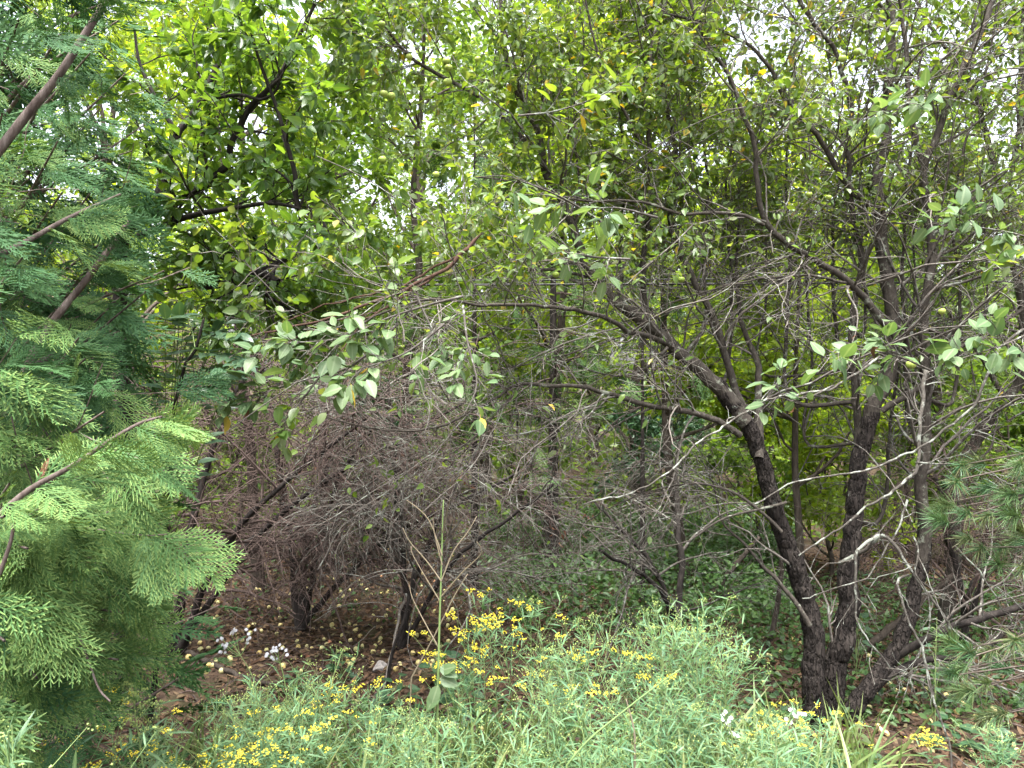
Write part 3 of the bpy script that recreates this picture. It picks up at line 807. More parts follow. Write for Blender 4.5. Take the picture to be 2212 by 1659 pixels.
# the shaded inside of the cedar
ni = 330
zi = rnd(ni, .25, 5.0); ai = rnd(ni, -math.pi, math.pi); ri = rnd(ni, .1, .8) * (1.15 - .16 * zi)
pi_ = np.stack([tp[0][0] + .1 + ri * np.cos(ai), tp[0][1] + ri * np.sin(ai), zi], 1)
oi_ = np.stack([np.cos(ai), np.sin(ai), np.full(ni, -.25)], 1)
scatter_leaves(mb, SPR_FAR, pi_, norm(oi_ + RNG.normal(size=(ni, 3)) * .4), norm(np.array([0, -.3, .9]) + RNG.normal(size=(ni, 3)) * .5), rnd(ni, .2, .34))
part(mb, 'crown', M['cedar_shaded'], ced, False, 'stuff')

# ------------------------------------------------------------------ conifers standing in the shade behind
def conifer(u, Y, h, tr, label, ns, z0, ls=.22, mat='cedar_back', lean=0., cr=.9, bark='dark_bark'):
    b = V(u, 0, Y); bz = float(ground_z(b[0], Y)) - .04
    b = np.array([b[0], Y, bz])
    t = thing('conifer_tree', label, 'conifer', b, 'conifers in the shade behind the brushwood')
    P = catmull(np.array([b, b + [lean * .3, 0, h * .3], b + [lean * .7, 0, h * .65], b + [lean, 0, h]]), 30)
    R = np.linspace(tr, tr * .15, 30); R[0] *= 1.3
    mb = MB(); tube1(mb, P, R, 12, .08, 5, int(u)); part(mb, 'trunk', M[bark], t, True)
    A, RA = spawn(P[None], R[None], 46, z0 / h, .97, (1.1, 1.6), (cr * .7, cr * 1.3), 7, .08, (0, 0, -1), .05, .3, .012, .002)
    D, RD = spawn(P[None], R[None], 14, .03, z0 / h, (1.1, 1.6), (.3, .8), 6, .15, (0, 0, -1), .06, .3, .008, .0015)
    B, RB = spawn(A, RA, 200, .2, 1, (.4, .9), (.2, .4), 4, .15, (0, 0, -1), .08, .5, .006, .0012)
    mb = MB(); tubes(mb, A, RA, 4); tubes(mb, B, RB, 3); tubes(mb, D, RD, 3); part(mb, 'branches', M['dead_twig'], t, True, 'stuff')
    p, d, r, i, tt = sample_on(np.concatenate([B, A[:, ::2]], 0), np.ones((len(A) + len(B), 4)), ns, .1, 1.0)
    X = norm(d + RNG.normal(size=d.shape) * .45 + [0, 0, -.35]); N = norm([0, 0, 1.0] + RNG.normal(size=d.shape) * .5)
    mb = MB(); scatter_leaves(mb, SPR_FAR, p, X, N, rnd(ns, ls * .6, ls * 1.2)); part(mb, 'crown', M[mat], t, False, 'stuff')
conifer(1025, 7.5, 4.6, .040, 'slim conifer with reddish trunk behind the tall dry weed', 230, 1.35)
conifer(1195, 7.7, 5.0, .062, 'thicker dark conifer trunk with drooping sprays in the middle of the clearing', 260, 1.25)
conifer(1388, 7.2, 3.6, .028, 'slender reddish conifer stem nearer the left apple stem', 90, 1.9)
conifer(700, 9.0, 5.0, .05, 'conifer deep behind the dead brushwood', 180, 1.0)
conifer(2215, 9.2, 8.5, .09, 'bluish conifer rising in the upper corner behind the apple tree', 240, 2.4, .26, bark='back_bark', cr=1.2)

# ------------------------------------------------------------------ the apple tree
APW = V(1800, 1555, 4.6)
apb = np.array([APW[0], 4.6, float(ground_z(APW[0], 4.6)) - .03])
apple = thing('apple_tree', 'old apple tree with several dark furrowed stems rising from one foot', 'apple tree', apb)

LIMBS = []      # (path, radii) kept to grow twigs from
def limb(pts, Y0, Y1, r0, r1, mat='limb_bark', name='branch', sides=10, ridge=.05, dens=.06, parent=None, keep=True, kf=5, attach=False):
    P0 = np.array([V(p[0], p[1], Y0 + (Y1 - Y0) * i / (len(pts) - 1)) for i, p in enumerate(pts)])
    if attach:      # grow out of the nearest older wood below
        c = np.concatenate([q for q, r_ in LIMBS if r_[0] > .02]); c = c[c[:, 2] < P0[0][2] + .05]
        c = c[np.argmin(np.linalg.norm(c - P0[0], axis=1))]
        if np.linalg.norm(c - P0[0]) > .03: P0 = np.vstack([c, P0])
    Ln = np.linalg.norm(np.diff(P0, axis=0), axis=1).sum()
    n = max(8, int(Ln / dens))
    P = catmull(P0, n)
    # small natural wander
    w = np.cumsum(RNG.normal(0, .004, P.shape), 0); w -= np.linspace(0, 1, n)[:, None] * w[-1]
    P = P + w
    k_ = .54 if mat != 'pale_twig' else .72
    R = (r1 + (r0 - r1) * (1 - np.linspace(0, 1, n)) ** (1.25 if r0 > r1 else 1)) * k_
    mb = MB(); tube1(mb, P, R, sides, ridge, kf, int(RNG.integers(1e6)))
    part(mb, name, M[mat], parent or apple, True)
    if keep: LIMBS.append((P, R))
    return P, R

S = dict(mat='apple_bark', name='stem', sides=40, ridge=.12, dens=.022, kf=9)
limb([(1758, 1590), (1752, 1470), (1750, 1360), (1722, 1225), (1682, 1120), (1650, 1010), (1612, 915), (1545, 825)], 4.55, 4.5, .114, .076, **S)
limb([(1612, 915), (1545, 825), (1450, 742), (1385, 690), (1330, 650), (1290, 605), (1265, 572), (1225, 480), (1203, 430), (1172, 380), (1160, 300), (1140, 255), (1100, 180), (1085, 110), (1075, -10), (1060, -150)], 4.5, 4.2, .084, .014, sides=16, ridge=.06, dens=.04)
limb([(1800, 1590), (1802, 1490), (1812, 1380), (1816, 1290), (1822, 1200), (1842, 1097), (1857, 994), (1884, 890)], 4.65, 4.72, .130, .078, **S)
limb([(1857, 994), (1884, 890), (1918, 821), (1932, 718), (1921, 622), (1908, 530), (1900, 450), (1895, 383), (1905, 300), (1911, 200), (1918, 100), (1921, 0), (1930, -140)], 4.72, 4.8, .092, .04, sides=22, ridge=.06, dens=.04)
limb([(1838, 1120), (1850, 1034), (1850, 862), (1842, 690), (1854, 553), (1838, 433), (1824, 300), (1828, 217), (1808, 147), (1795, 100), (1768, 67), (1722, 0), (1690, -90)], 4.85, 4.6, .05, .02, sides=14, dens=.04)
limb([(1812, 1590), (1880, 1490), (1950, 1405), (1985, 1280), (1996, 1141)], 4.6, 4.7, .100, .062, **S)
limb([(1990, 1215), (1996, 1141), (1988, 1037), (2004, 865), (2001, 727), (2010, 530), (2000, 440), (1993, 350), (2025, 267), (2058, 187), (2101, 100), (2145, 0), (2180, -90)], 4.7, 4.6, .07, .028, sides=16, ridge=.06, dens=.04)
limb([(1993, 350), (1962, 217), (1955, 100), (1951, -10), (1945, -120)], 4.68, 4.8, .033, .018)
# slim upright shoots
for pts, Y0, Y1, r0 in [([(1700, 860), (1690, 700), (1702, 520), (1690, 330), (1705, 150), (1700, -40)], 4.9, 5.1, .026), ([(1520, 690), (1516, 560), (1525, 400), (1512, 230), (1520, 60), (1510, -60)], 4.7, 4.9, .024),
        ([(1820, 800), (1800, 640), (1795, 480), (1815, 330), (1790, 160), (1800, 0)], 5.0, 5.2, .024), ([(1960, 900), (1958, 740), (1950, 600), (1958, 420), (1985, 220), (2000, 30), (2010, -60)], 4.9, 5.1, .024),
        ([(2060, 860), (2075, 640), (2060, 480), (2080, 330), (2130, 160), (2160, 0)], 4.8, 5.0, .022), ([(1570, 780), (1580, 620), (1565, 430), (1580, 260), (1560, 100), (1570, -50)], 4.8, 5.1, .020),
        ([(1870, 720), (1868, 560), (1860, 420), (1872, 240), (1880, 100), (1870, -40)], 5.0, 5.2, .020), ([(1345, 650), (1340, 520), (1352, 380), (1335, 200), (1345, 40), (1340, -60)], 4.6, 4.8, .016),
        ([(1240, 520), (1250, 400), (1240, 260), (1260, 120), (1250, -20)], 4.4, 4.5, .015), ([(1640, 800), (1655, 620), (1648, 480), (1665, 330)], 5.0, 5.2, .018), ([(2110, 720), (2130, 560), (2120, 400), (2150, 240)], 4.7, 4.9, .018),
        ([(1740, 950), (1752, 780), (1738, 600), (1750, 440), (1735, 280)], 5.1, 5.3, .022), ([(1910, 1120), (1925, 960), (1940, 800), (1975, 620), (1970, 470)], 5.0, 5.2, .026)]:
    limb(pts, Y0, Y1, r0, r0 * .45, sides=8, dens=.06, attach=True)
# dark low limb on the right, and its fork
limb([(1938, 1418), (1975, 1398), (2010, 1380), (2080, 1350), (2150, 1330), (2240, 1300), (2330, 1270)], 4.66, 4.3, .046, .03, mat='dark_bark', sides=14)
limb([(1882, 1488), (1925, 1460), (1960, 1440), (2020, 1425), (2110, 1420), (2190, 1350)], 4.63, 4.7, .046, .02, mat='dark_bark', sides=12)
# limbs of the left stem
limb([(1398, 690), (1388, 600), (1398, 500), (1399, 400), (1401, 333), (1394, 200), (1404, 93), (1431, 20), (1445, -80)], 4.5, 4.55, .034, .018, dens=.05)
limb([(1391, 320), (1348, 233), (1321, 187), (1291, 117), (1270, 40), (1255, -40)], 4.52, 4.4, .020, .010)
limb([(1608, 890), (1573, 815), (1532, 684), (1484, 608), (1442, 484), (1446, 440), (1458, 383), (1451, 300), (1425, 133), (1420, 30), (1400, -60)], 4.6, 4.75, .045, .015, dens=.05)
limb([(1640, 990), (1640, 940), (1635, 870), (1640, 790), (1605, 690), (1592, 560), (1600, 430)], 4.5, 4.9, .05, .012)
limb([(1150, 330), (1127, 300), (1061, 230), (985, 180), (930, 150), (890, 122), (847, 80), (820, 30), (795, -10), (760, -60)], 4.3, 3.9, .026, .012)
limb([(1601, 940), (1540, 905), (1471, 886), (1387, 870), (1321, 850), (1271, 836), (1204, 831), (1121, 833), (1088, 853), (1024, 890), (971, 916), (871, 930), (771, 920), (700, 900)], 4.45, 3.7, .036, .006, dens=.05)
limb([(1451, 748), (1387, 727), (1354, 720), (1304, 693), (1238, 676), (1171, 667), (1104, 660), (1037, 663), (987, 653), (900, 650), (800, 690), (720, 740)], 4.4, 2.9, .030, .006, dens=.05)
limb([(1267, 597), (1211, 583), (1137, 580), (1071, 576), (1021, 553), (960, 560), (880, 590)], 4.45, 4.2, .018, .006)
limb([(1354, 722), (1290, 740), (1238, 760), (1180, 775), (1120, 790), (1070, 800)], 4.35, 4.0, .015, .005)
limb([(1121, 833), (1060, 900), (1020, 950), (960, 990), (900, 1010)], 4.0, 3.7, .012, .004)
# limbs of the middle stem
limb([(1935, 725), (1892, 683), (1858, 643), (1825, 613), (1785, 583), (1742, 553), (1692, 527), (1655, 493), (1635, 443), (1625, 367), (1621, 300), (1601, 250), (1568, 167), (1525, 100), (1502, 57), (1482, -10), (1470, -80)], 4.65, 4.2, .042, .016, dens=.05, sides=12)
limb([(1645, 487), (1575, 463), (1475, 462), (1370, 432), (1254, 433), (1205, 417), (1138, 397), (1032, 383)], 4.3, 4.0, .020, .007)
limb([(1890, 462), (1842, 413), (1808, 373), (1782, 320), (1738, 270), (1705, 233), (1682, 200), (1655, 143), (1618, 97), (1558, 67), (1508, 47), (1440, 30)], 4.75, 4.4, .036, .014, dens=.05)
limb([(1905, 888), (1985, 843), (2042, 780), (2108, 727), (2180, 690), (2250, 640)], 4.7, 4.3, .036, .014)
limb([(1985, 600), (2040, 490), (2100, 430), (2160, 380), (2230, 300)], 4.65, 4.4, .02, .008)
limb([(1825, 613), (1760, 600), (1690, 600), (1620, 605), (1520, 630), (1430, 660), (1330, 700)], 4.5, 4.2, .016, .005)
limb([(1700, 1085), (1640, 1100), (1560, 1120), (1480, 1170), (1400, 1185), (1320, 1200)], 4.5, 4.2, .016, .005)
limb([(1750, 1352), (1720, 1300), (1650, 1220), (1610, 1180), (1560, 1130), (1545, 1060), (1520, 1000)], 4.5, 4.7, .03, .008)
limb([(1690, 1150), (1610, 1080), (1520, 1050), (1420, 1060), (1330, 1090), (1260, 1130)], 4.5, 4.6, .02, .005)
NSTEM = len(LIMBS)
# lichen-pale dead twigs hanging in front
W = dict(mat='pale_twig', name='dead_branch', sides=7, ridge=.12, dens=.03, kf=3)
PALE0 = len(LIMBS)
limb([(1260, 1090), (1400, 1040), (1475, 987), (1565, 920), (1642, 873), (1720, 850), (1808, 833), (1860, 800), (1900, 770)], 3.2, 3.6, .004, .008, **W)
limb([(1628, 1088), (1725, 1046), (1868, 1023), (1968, 973), (2042, 916), (2092, 870), (2135, 786), (2160, 740), (2230, 700)], 3.1, 3.3, .004, .009, **W)
limb([(1722, 1200), (1802, 1150), (1875, 1103), (1922, 1066), (1965, 1026), (1972, 973), (1982, 886), (2000, 800)], 3.5, 3.8, .005, .014, **W)
limb([(1898, 1156), (1862, 1180), (1845, 1206), (1845, 1306), (1855, 1353), (1888, 1400), (1922, 1442)], 3.7, 3.5, .012, .004, **W)
limb([(1815, 1215), (1860, 1190), (1898, 1156), (1938, 1206), (1972, 1253), (2022, 1320), (2062, 1390), (2108, 1438)], 3.8, 3.4, .014, .005, **W)
limb([(1968, 1240), (1948, 1262), (1958, 1330), (1982, 1383), (2002, 1460), (2022, 1523), (2048, 1606), (2060, 1680)], 3.6, 3.2, .008, .006, **W)
limb([(1972, 1160), (1985, 1200), (1975, 1240), (2000, 1290), (1995, 1360), (1972, 1430), (1960, 1460)], 3.6, 3.4, .007, .003, **W)
limb([(1980, 1000), (2080, 1000), (2140, 1010), (2180, 1060), (2200, 1120)], 3.4, 3.2, .006, .003, **W)
limb([(1730, 1290), (1800, 1260), (1870, 1230), (1930, 1150), (1960, 1080)], 3.5, 3.7, .003, .007, **W)
limb([(2060, 1180), (2120, 1240), (2160, 1300), (2212, 1370)], 3.5, 3.3, .006, .003, **W)

# twigs of every order
def pad(LM, m=14):
    P = np.array([catmull(p, m) for p, r in LM]); R = np.array([np.interp(np.linspace(0, 1, m), np.linspace(0, 1, len(r)), r) for p, r in LM])
    return P, R
PL, RL = pad(LIMBS[:NSTEM])
lens = np.array([np.linalg.norm(np.diff(p, axis=0), axis=1).sum() for p in PL])
thin = np.array([r.max() < .05 for r in RL])
wts = lens * np.where(thin, 1, .12); wts = wts / wts.sum()
A, RA = spawn(PL, RL, 600, .12, 1, (.5, 1.25), (.45, 1.1), 9, .17, (0, 0, 1), .02, .45, .012, .0026, wts)
B, RB = spawn(A, RA, 3200, .15, 1, (.4, 1.2), (.18, .5), 6, .2, (0, 0, -1), .03, .55, .005, .0018)
C, RC = spawn(np.concatenate([A[:, :6], B]), np.concatenate([RA[:, :6], RB]), 9500, .15, 1, (.4, 1.3), (.06, .24), 3, .25, (0, 0, -1), .0, .6, .003, .0013)
mb = MB(); tubes(mb, A, RA, 4); tubes(mb, B, RB, 3); tubes(mb, C[:, ::1], RC, 3)
part(mb, 'twigs', M['grey_twig'], apple, True, 'stuff')
mid_ = np.array([(q[:, 2].min() < 3.1) & (r.max() < .05) for q, r in zip(PL, RL)]); w2 = lens * mid_; w2 = w2 / w2.sum()
A3, RA3 = spawn(PL, RL, 230, .1, 1, (.5, 1.3), (.6, 1.5), 9, .13, (-.15, -.12, -1), .075, .45, .009, .0024, w2)
B3, RB3 = spawn(A3, RA3, 1000, .15, 1, (.4, 1.1), (.15, .5), 5, .2, (0, 0, -1), .08, .55, .0045, .0016)
mb = MB(); tubes(mb, A3, RA3, 4); tubes(mb, B3, RB3, 3); part(mb, 'bare_twigs', M['grey_twig'], apple, True, 'stuff')
PP, RP = pad(LIMBS[PALE0:])
A2, RA2 = spawn(PP, RP, 60, .1, 1, (.5, 1.2), (.12, .4), 7, .22, (0, 0, -1), .06, .55, .005, .0015)
B2, RB2 = spawn(A2, RA2, 120, .2, 1, (.5, 1.2), (.05, .15), 4, .25, (0, 0, -1), .05, .6, .003, .0013)
mb = MB(); tubes(mb, A2, RA2, 5); tubes(mb, B2, RB2, 3); part(mb, 'dead_twigs', M['pale_twig'], apple, True, 'stuff')
# leaves: thick above, sparse over the bare lower twigs
def leafiness(p):
    Y = p[:, 1]; v = 829.5 - (p[:, 2] - H) / Y * F; u = 1106 + p[:, 0] / Y * F
    lim = np.interp(u, [600, 1000, 1300, 1700, 2212], [700, 600, 560, 500, 520])
    return np.clip((lim - v) / 160 + .45, .03, 1.0) * np.interp(u, [1350, 1600, 1900, 2300], [1, .5, .32, .32])
nlf = 72000
p, d, r, i, t = sample_on(np.concatenate([C, B[:, 1::2]]), np.ones((len(C) + len(B), 3)), nlf, .1, 1.0)
ok = rnd(nlf) < leafiness(p)
p, d = p[ok], d[ok]
X, N = leaf_dirs(d, .4, .9, .6)
p = p + X * .012
L = rnd(len(p), .028, .060)
near = p[:, 1] > 2.3
p, X, N, L = p[near], X[near], N[near], L[near]
a, rest = nearest_split(p, N, 220)
leaf_objs(apple, LM_apple, p[a], X[a], N[a], L[a])
mb = MB(); fr_ = p[rest][:, 1] < 4.0
scatter_leaves(mb, LFT, p[rest][fr_], X[rest][fr_], N[rest][fr_], L[rest][fr_]); scatter_leaves(mb, HEX, p[rest][~fr_], X[rest][~fr_], N[rest][~fr_], L[rest][~fr_]); part(mb, 'crown', M['apple_leaf'], apple, False, 'stuff')

# pale sprays of large leaves in front
def leaf_spray(parent, pts, Y0, Y1, n, meshes, L, r=.005, mat='grey_twig', yellow=0, brown=0):
    n = int(n * 2.3)
    P = view_path(pts, Y0, Y1, 14)
    mb = MB(); tube1(mb, P, np.linspace(r, r * .3, 14), 6, .05, 3, int(RNG.integers(999)))
    Q = P[None]; RQ = np.linspace(r, r * .3, 14)[None]
    A, RA = spawn(Q, RQ, max(3, n // 4), .2, 1, (.5, 1.1), (.08, .22), 5, .15, (0, 0, -1), .04, .6, .004, .0015)
    tubes(mb, A, RA, 4)
    parent = part(mb, 'shoot', M[mat], parent, True); ORIG[parent.name] = np.zeros(3)
    QQ = np.concatenate([A, P[None, [5, 7, 9, 11, 13]]]) if True else A
    p, d, rr, i, t = sample_on(QQ, np.ones(QQ.shape[:2]), n, .25, 1.0)
    X, N = leaf_dirs(d, .10, .95, .55)
    N = norm(N + np.array([0, -.25, .3]))
    p = p + X * .02
    LL = rnd(n, L[0] * .55, L[1] * 1.05)
    k = int(yellow)
    leaf_objs(parent, meshes, p[k:], X[k:], N[k:], LL[k:])
    if k:
        leaf_objs(parent, LM_yel, p[:k], norm(X[:k] + [0, 0, -.8]), N[:k], LL[:k], 'yellow_leaf')
    if brown:
        j = RNG.integers(0, n, brown)
        leaf_objs(parent, LM_brown, p[j] + [0, 0, -.02], norm(X[j] + [0, 0, -1]), N[j], LL[j] * .6, 'withered_leaf')
leaf_spray(apple, [(1000, 640), (920, 660), (830, 690), (740, 730), (640, 740), (570, 745)], 2.9, 2.6, 46, LM_pale, (.06, .085), yellow=2)
leaf_spray(apple, [(960, 700), (880, 760), (800, 790), (750, 800)], 2.8, 2.6, 20, LM_pale, (.06, .085), yellow=2)
leaf_spray(apple, [(860, 700), (760, 790), (660, 820), (560, 850), (470, 870)], 2.9, 2.9, 34, LM_pale, (.06, .08), yellow=1, brown=2)
leaf_spray(apple, [(700, 800), (640, 880), (600, 920)], 2.9, 2.9, 14, LM_apple, (.05, .07))
leaf_spray(apple, [(1000, 660), (1010, 740), (1030, 830), (1000, 900)], 2.9, 2.7, 15, LM_pale, (.05, .075), yellow=1)
leaf_spray(apple, [(900, 640), (940, 720), (985, 760)], 3.0, 2.9, 12, LM_pale, (.05, .07))
leaf_spray(apple, [(1300, 480), (1220, 430), (1150, 400), (1110, 385)], 3.0, 2.5, 9, LM_pale, (.06, .085))
leaf_spray(apple, [(1360, 560), (1280, 555), (1220, 545), (1190, 550)], 3.0, 2.7, 13, LM_pale, (.07, .09))
leaf_spray(apple, [(1420, 470), (1340, 450), (1280, 450)], 3.0, 2.7, 12, LM_pale, (.06, .09))
leaf_spray(apple, [(2010, 800), (1940, 770), (1860, 755), (1780, 770)], 3.3, 3.1, 24, LM_pale, (.065, .095), brown=2)
leaf_spray(apple, [(1800, 833), (1740, 860), (1690, 850), (1660, 880)], 3.2, 3.0, 9, LM_pale, (.06, .09), brown=1)
leaf_spray(apple, [(2260, 700), (2180, 740), (2120, 760), (2060, 780)], 3.1, 2.9, 26, LM_pale, (.065, .09))
leaf_spray(apple, [(2250, 520), (2170, 500), (2100, 490), (2030, 480)], 3.3, 3.1, 30, LM_pale, (.06, .085))
leaf_spray(apple, [(2050, 210), (1980, 215), (1920, 240), (1870, 240)], 3.4, 3.2, 18, LM_pale, (.065, .095))
leaf_spray(apple, [(2250, 600), (2190, 570), (2130, 560)], 3.2, 3.1, 14, LM_apple, (.06, .08))
leaf_spray(apple, [(1120, 250), (1200, 240), (1290, 210), (1340, 180)], 3.4, 3.3, 18, LM_apple, (.06, .085), yellow=1)

# apples still on the tree
def apple_mesh(name, mat, squash=.88):
    k, s = 9, 12
    ph = np.linspace(0, np.pi, k)
    prof = []
    for a_ in ph:
        r_ = np.sin(a_) * (1 + .12 * np.cos(a_)); z_ = np.cos(a_) * squash
        z_ -= .22 * math.exp(-(a_ / .42) ** 2); z_ += .16 * math.exp(-((np.pi - a_) / .38) ** 2)
        prof.append((r_, z_))
    mb = MB(); th = np.arange(s) / s * 2 * np.pi
    v = [[r_ * math.cos(t_) * (1 + .03 * math.cos(5 * t_) * (z_ < 0)), r_ * math.sin(t_) * (1 + .03 * math.cos(5 * t_) * (z_ < 0)), z_] for (r_, z_) in prof[1:-1] for t_ in th]
    v = [[0, 0, prof[0][1]]] + v + [[0, 0, prof[-1][1]]]
    q, t = [], []
    for i in range(k - 3):
        for j in range(s):
            b = 1 + i * s
            q.append([b + j, b + s + j, b + s + (j + 1) % s, b + (j + 1) % s])
    for j in range(s):
        t.append([0, 1 + j, 1 + (j + 1) % s]); e = len(v) - 1; b = 1 + (k - 3) * s
        t.append([e, b + (j + 1) % s, b + j])
    mb.add(v, t, q)
    return mb.mesh(name, mat, True)
AP_G = apple_mesh('apple', M['apple_green']); AP_F = [apple_mesh('apple', M['apple_fallen'], .85), apple_mesh('apple', M['apple_fallen'], .95)]; AP_R = apple_mesh('apple', M['apple_red'])
mb = MB(); tube1(mb, np.array([[0, 0, .7], [.05, 0, 1.2], [.02, .05, 1.7]]), [.06, .05, .07], 5); STALK = mb.mesh('stalk', M['dead_twig'], True)
HANG = [(752, 28, 3.6), (825, 52, 3.6), (676, 45, 3.8), (884, 123, 3.9), (964, 132, 3.9), (1032, 128, 3.9), (969, 147, 3.95), (829, 202, 3.8), (845, 208, 3.85), (967, 178, 4.0), (1109, 170, 4.1), (1121, 152, 4.2),
        (942, 377, 3.6), (1403, 215, 4.0), (1322, 170, 4.0), (826, 345, 3.8), (1931, 62, 4.2), (1520, 37, 4.2), (1820, 127, 4.3), (1852, 112, 4.3), (1943, 133, 4.4), (1890, 298, 4.2), (1535, 192, 4.3), (1748, 420, 4.4), (1790, 427, 4.4),
        (2053, 283, 4.4), (1968, 788, 3.5), (2035, 673, 4.4), (1472, 604, 4.2), (1200, 593, 4.3)]
for (u, v, Y) in HANG:
    lab = ('small green apple hanging high in the left end of the apple canopy' if u < 1000 else 'small green apple hanging among the leaves over the left apple stem' if u < 1560 else
           'small green apple hanging between the upright stems of the apple tree')
    if (u, v) == (942, 377): lab = 'single green apple hanging low under the leaves in front of the dead brushwood top'
    if (u, v) == (1968, 788): lab = 'brown-spotted yellow apple hanging beside the pale leaf spray on the middle stem'
    q = V(u, v, Y); s = RNG.uniform(.016, .023)
    o = thing('hanging_apple', lab, 'apple', q, 'apples still on the tree')
    for nm, me in (('fruit', AP_G), ('stalk', STALK)):
        c = inst(nm, me, o); c.scale = (s, s, s); c.rotation_euler = (RNG.normal(0, .15), RNG.normal(0, .15), RNG.uniform(0, 6))

# ------------------------------------------------------------------ second apple tree at the right edge, behind
b2 = V(2090, 1150, 6.3); b2 = np.array([b2[0], 6.3, float(ground_z(b2[0], 6.3)) - .03])
ap2 = thing('apple_tree', 'leaning apple tree at the picture edge behind the pine', 'apple tree', b2)
n0 = len(LIMBS)
q = dict(parent=ap2, dens=.06)
limb([(2040, 1365), (2075, 1050), (2122, 936), (2160, 880), (2198, 836), (2212, 700), (2185, 560), (2165, 430), (2178, 400), (2199, 300), (2205, 133), (2215, 0)], 6.3, 6.0, .11, .03, sides=14, ridge=.06, **q)
limb([(2165, 430), (2138, 317), (2115, 217), (2085, 150), (2038, 93), (1990, 20), (1950, -60)], 6.1, 5.9, .05, .02, **q)
limb([(2170, 860), (2110, 760), (2060, 700), (2000, 560), (1980, 420)], 6.1, 6.2, .04, .015, **q)
PL2, RL2 = pad(LIMBS[n0:])
A, RA = spawn(PL2, RL2, 90, .15, 1, (.5, 1.25), (.5, 1.2), 9, .17, (0, 0, 1), .02, .45, .014, .0025)
B, RB = spawn(A, RA, 420, .15, 1, (.4, 1.2), (.2, .5), 6, .2, (0, 0, -1), .03, .5, .006, .0015)
mb = MB(); tubes(mb, A, RA, 4); tubes(mb, B, RB, 3); part(mb, 'twigs', M['grey_twig'], ap2, True, 'stuff')
p, d, r, i, t = sample_on(B, RB, 5200, .1, 1.0)
ok = rnd(len(p)) < np.clip((p[:, 2] - 1.2) / 1.6, .05, 1)
p, d = p[ok], d[ok]; X, N = leaf_dirs(d)
mb = MB(); scatter_leaves(mb, HEX, p, X, N, rnd(len(p), .04, .07)); part(mb, 'crown', M['apple_leaf'], ap2, False, 'stuff')

# ------------------------------------------------------------------ leafy saplings on the left
eb = np.array([-2.35, 4.5, float(ground_z(-2.35, 4.5)) - .03])
elm = thing('leafy_sapling', 'broad-leaved sapling with black stems and glossy leaves beside the cedar', 'tree', eb)
EL = []
def elimb(pts, Y0, Y1, r0, r1):
    P = view_path(pts, Y0, Y1, 22); R = np.linspace(r0, r1, 22)
    mb = MB(); tube1(mb, P, R, 9, .05, 4, int(RNG.integers(999))); part(mb, 'stem', M['dark_bark'], elm, True); EL.append((P, R))
P = catmull(np.array([eb, eb + [.2, -.1, .9], V(260, 560, 4.2), V(330, 470, 4.1)]), 24)
mb = MB(); tube1(mb, P, np.linspace(.055, .032, 24), 10, .06, 4, 5); part(mb, 'trunk', M['dark_bark'], elm, True); EL.append((P, np.linspace(.055, .032, 24)))
elimb([(330, 470), (357, 367), (383, 290), (413, 250), (440, 200), (480, 120), (520, 20), (540, -60)], 4.1, 4.3, .024, .008)
elimb([(383, 290), (350, 235), (325, 190), (300, 130), (290, 60)], 4.1, 4.2, .014, .006)
elimb([(330, 470), (415, 415), (490, 358), (495, 320), (528, 255), (545, 225), (600, 170), (640, 90), (680, 10)], 4.1, 3.8, .022, .008)
elimb([(300, 510), (400, 470), (500, 450), (600, 440), (700, 470)], 4.1, 3.7, .018, .006)
elimb([(455, 212), (520, 205), (565, 215), (600, 190), (600, 140), (565, 60)], 3.9, 3.7, .010, .004)
elimb([(640, 500), (655, 490), (640, 430), (638, 380), (625, 330), (600, 240), (560, 130), (540, 60)], 3.8, 3.7, .014, .006)
elimb([(600, 610), (560, 590), (510, 605), (440, 620), (380, 590)], 4.2, 4.3, .022, .012)
elimb([(620, 560), (560, 585), (500, 610)], 4.3, 4.2, .014, .01)
elimb([(510, 605), (580, 640), (640, 680)], 4.2, 4.4, .012, .006)
PE, RE = pad(EL[1:])
A, RA = spawn(PE, RE, 90, .1, 1, (.5, 1.2), (.35, .75), 8, .14, (0, 0, 1), .02, .5, .008, .002)
B, RB = spawn(A, RA, 380, .15, 1, (.4, 1.1), (.15, .4), 6, .15, (0, 0, -1), .03, .6, .004, .0014)
mb = MB(); tubes(mb, A, RA, 5); tubes(mb, B, RB, 3); part(mb, 'twigs', M['dark_bark'], elm, True, 'stuff')
n = 5600
p, d, r, i, t = sample_on(np.concatenate([A[:, 1:7], B]), np.ones((470, 6)), n, .1, 1)
ok = (p[:, 1] > 3.0)
p, d = p[ok], d[ok]
X, N = leaf_dirs(d, .3, .9, .5); p = p + X * .015
L = rnd(len(p), .045, .082)
a, rest = nearest_split(p, N, 300)
leaf_objs(elm, LM_elm, p[a], X[a], N[a], L[a])
mb = MB(); scatter_leaves(mb, LFT, p[rest], X[rest], N[rest], L[rest]); part(mb, 'crown', M['elm_leaf'], elm, False, 'stuff')

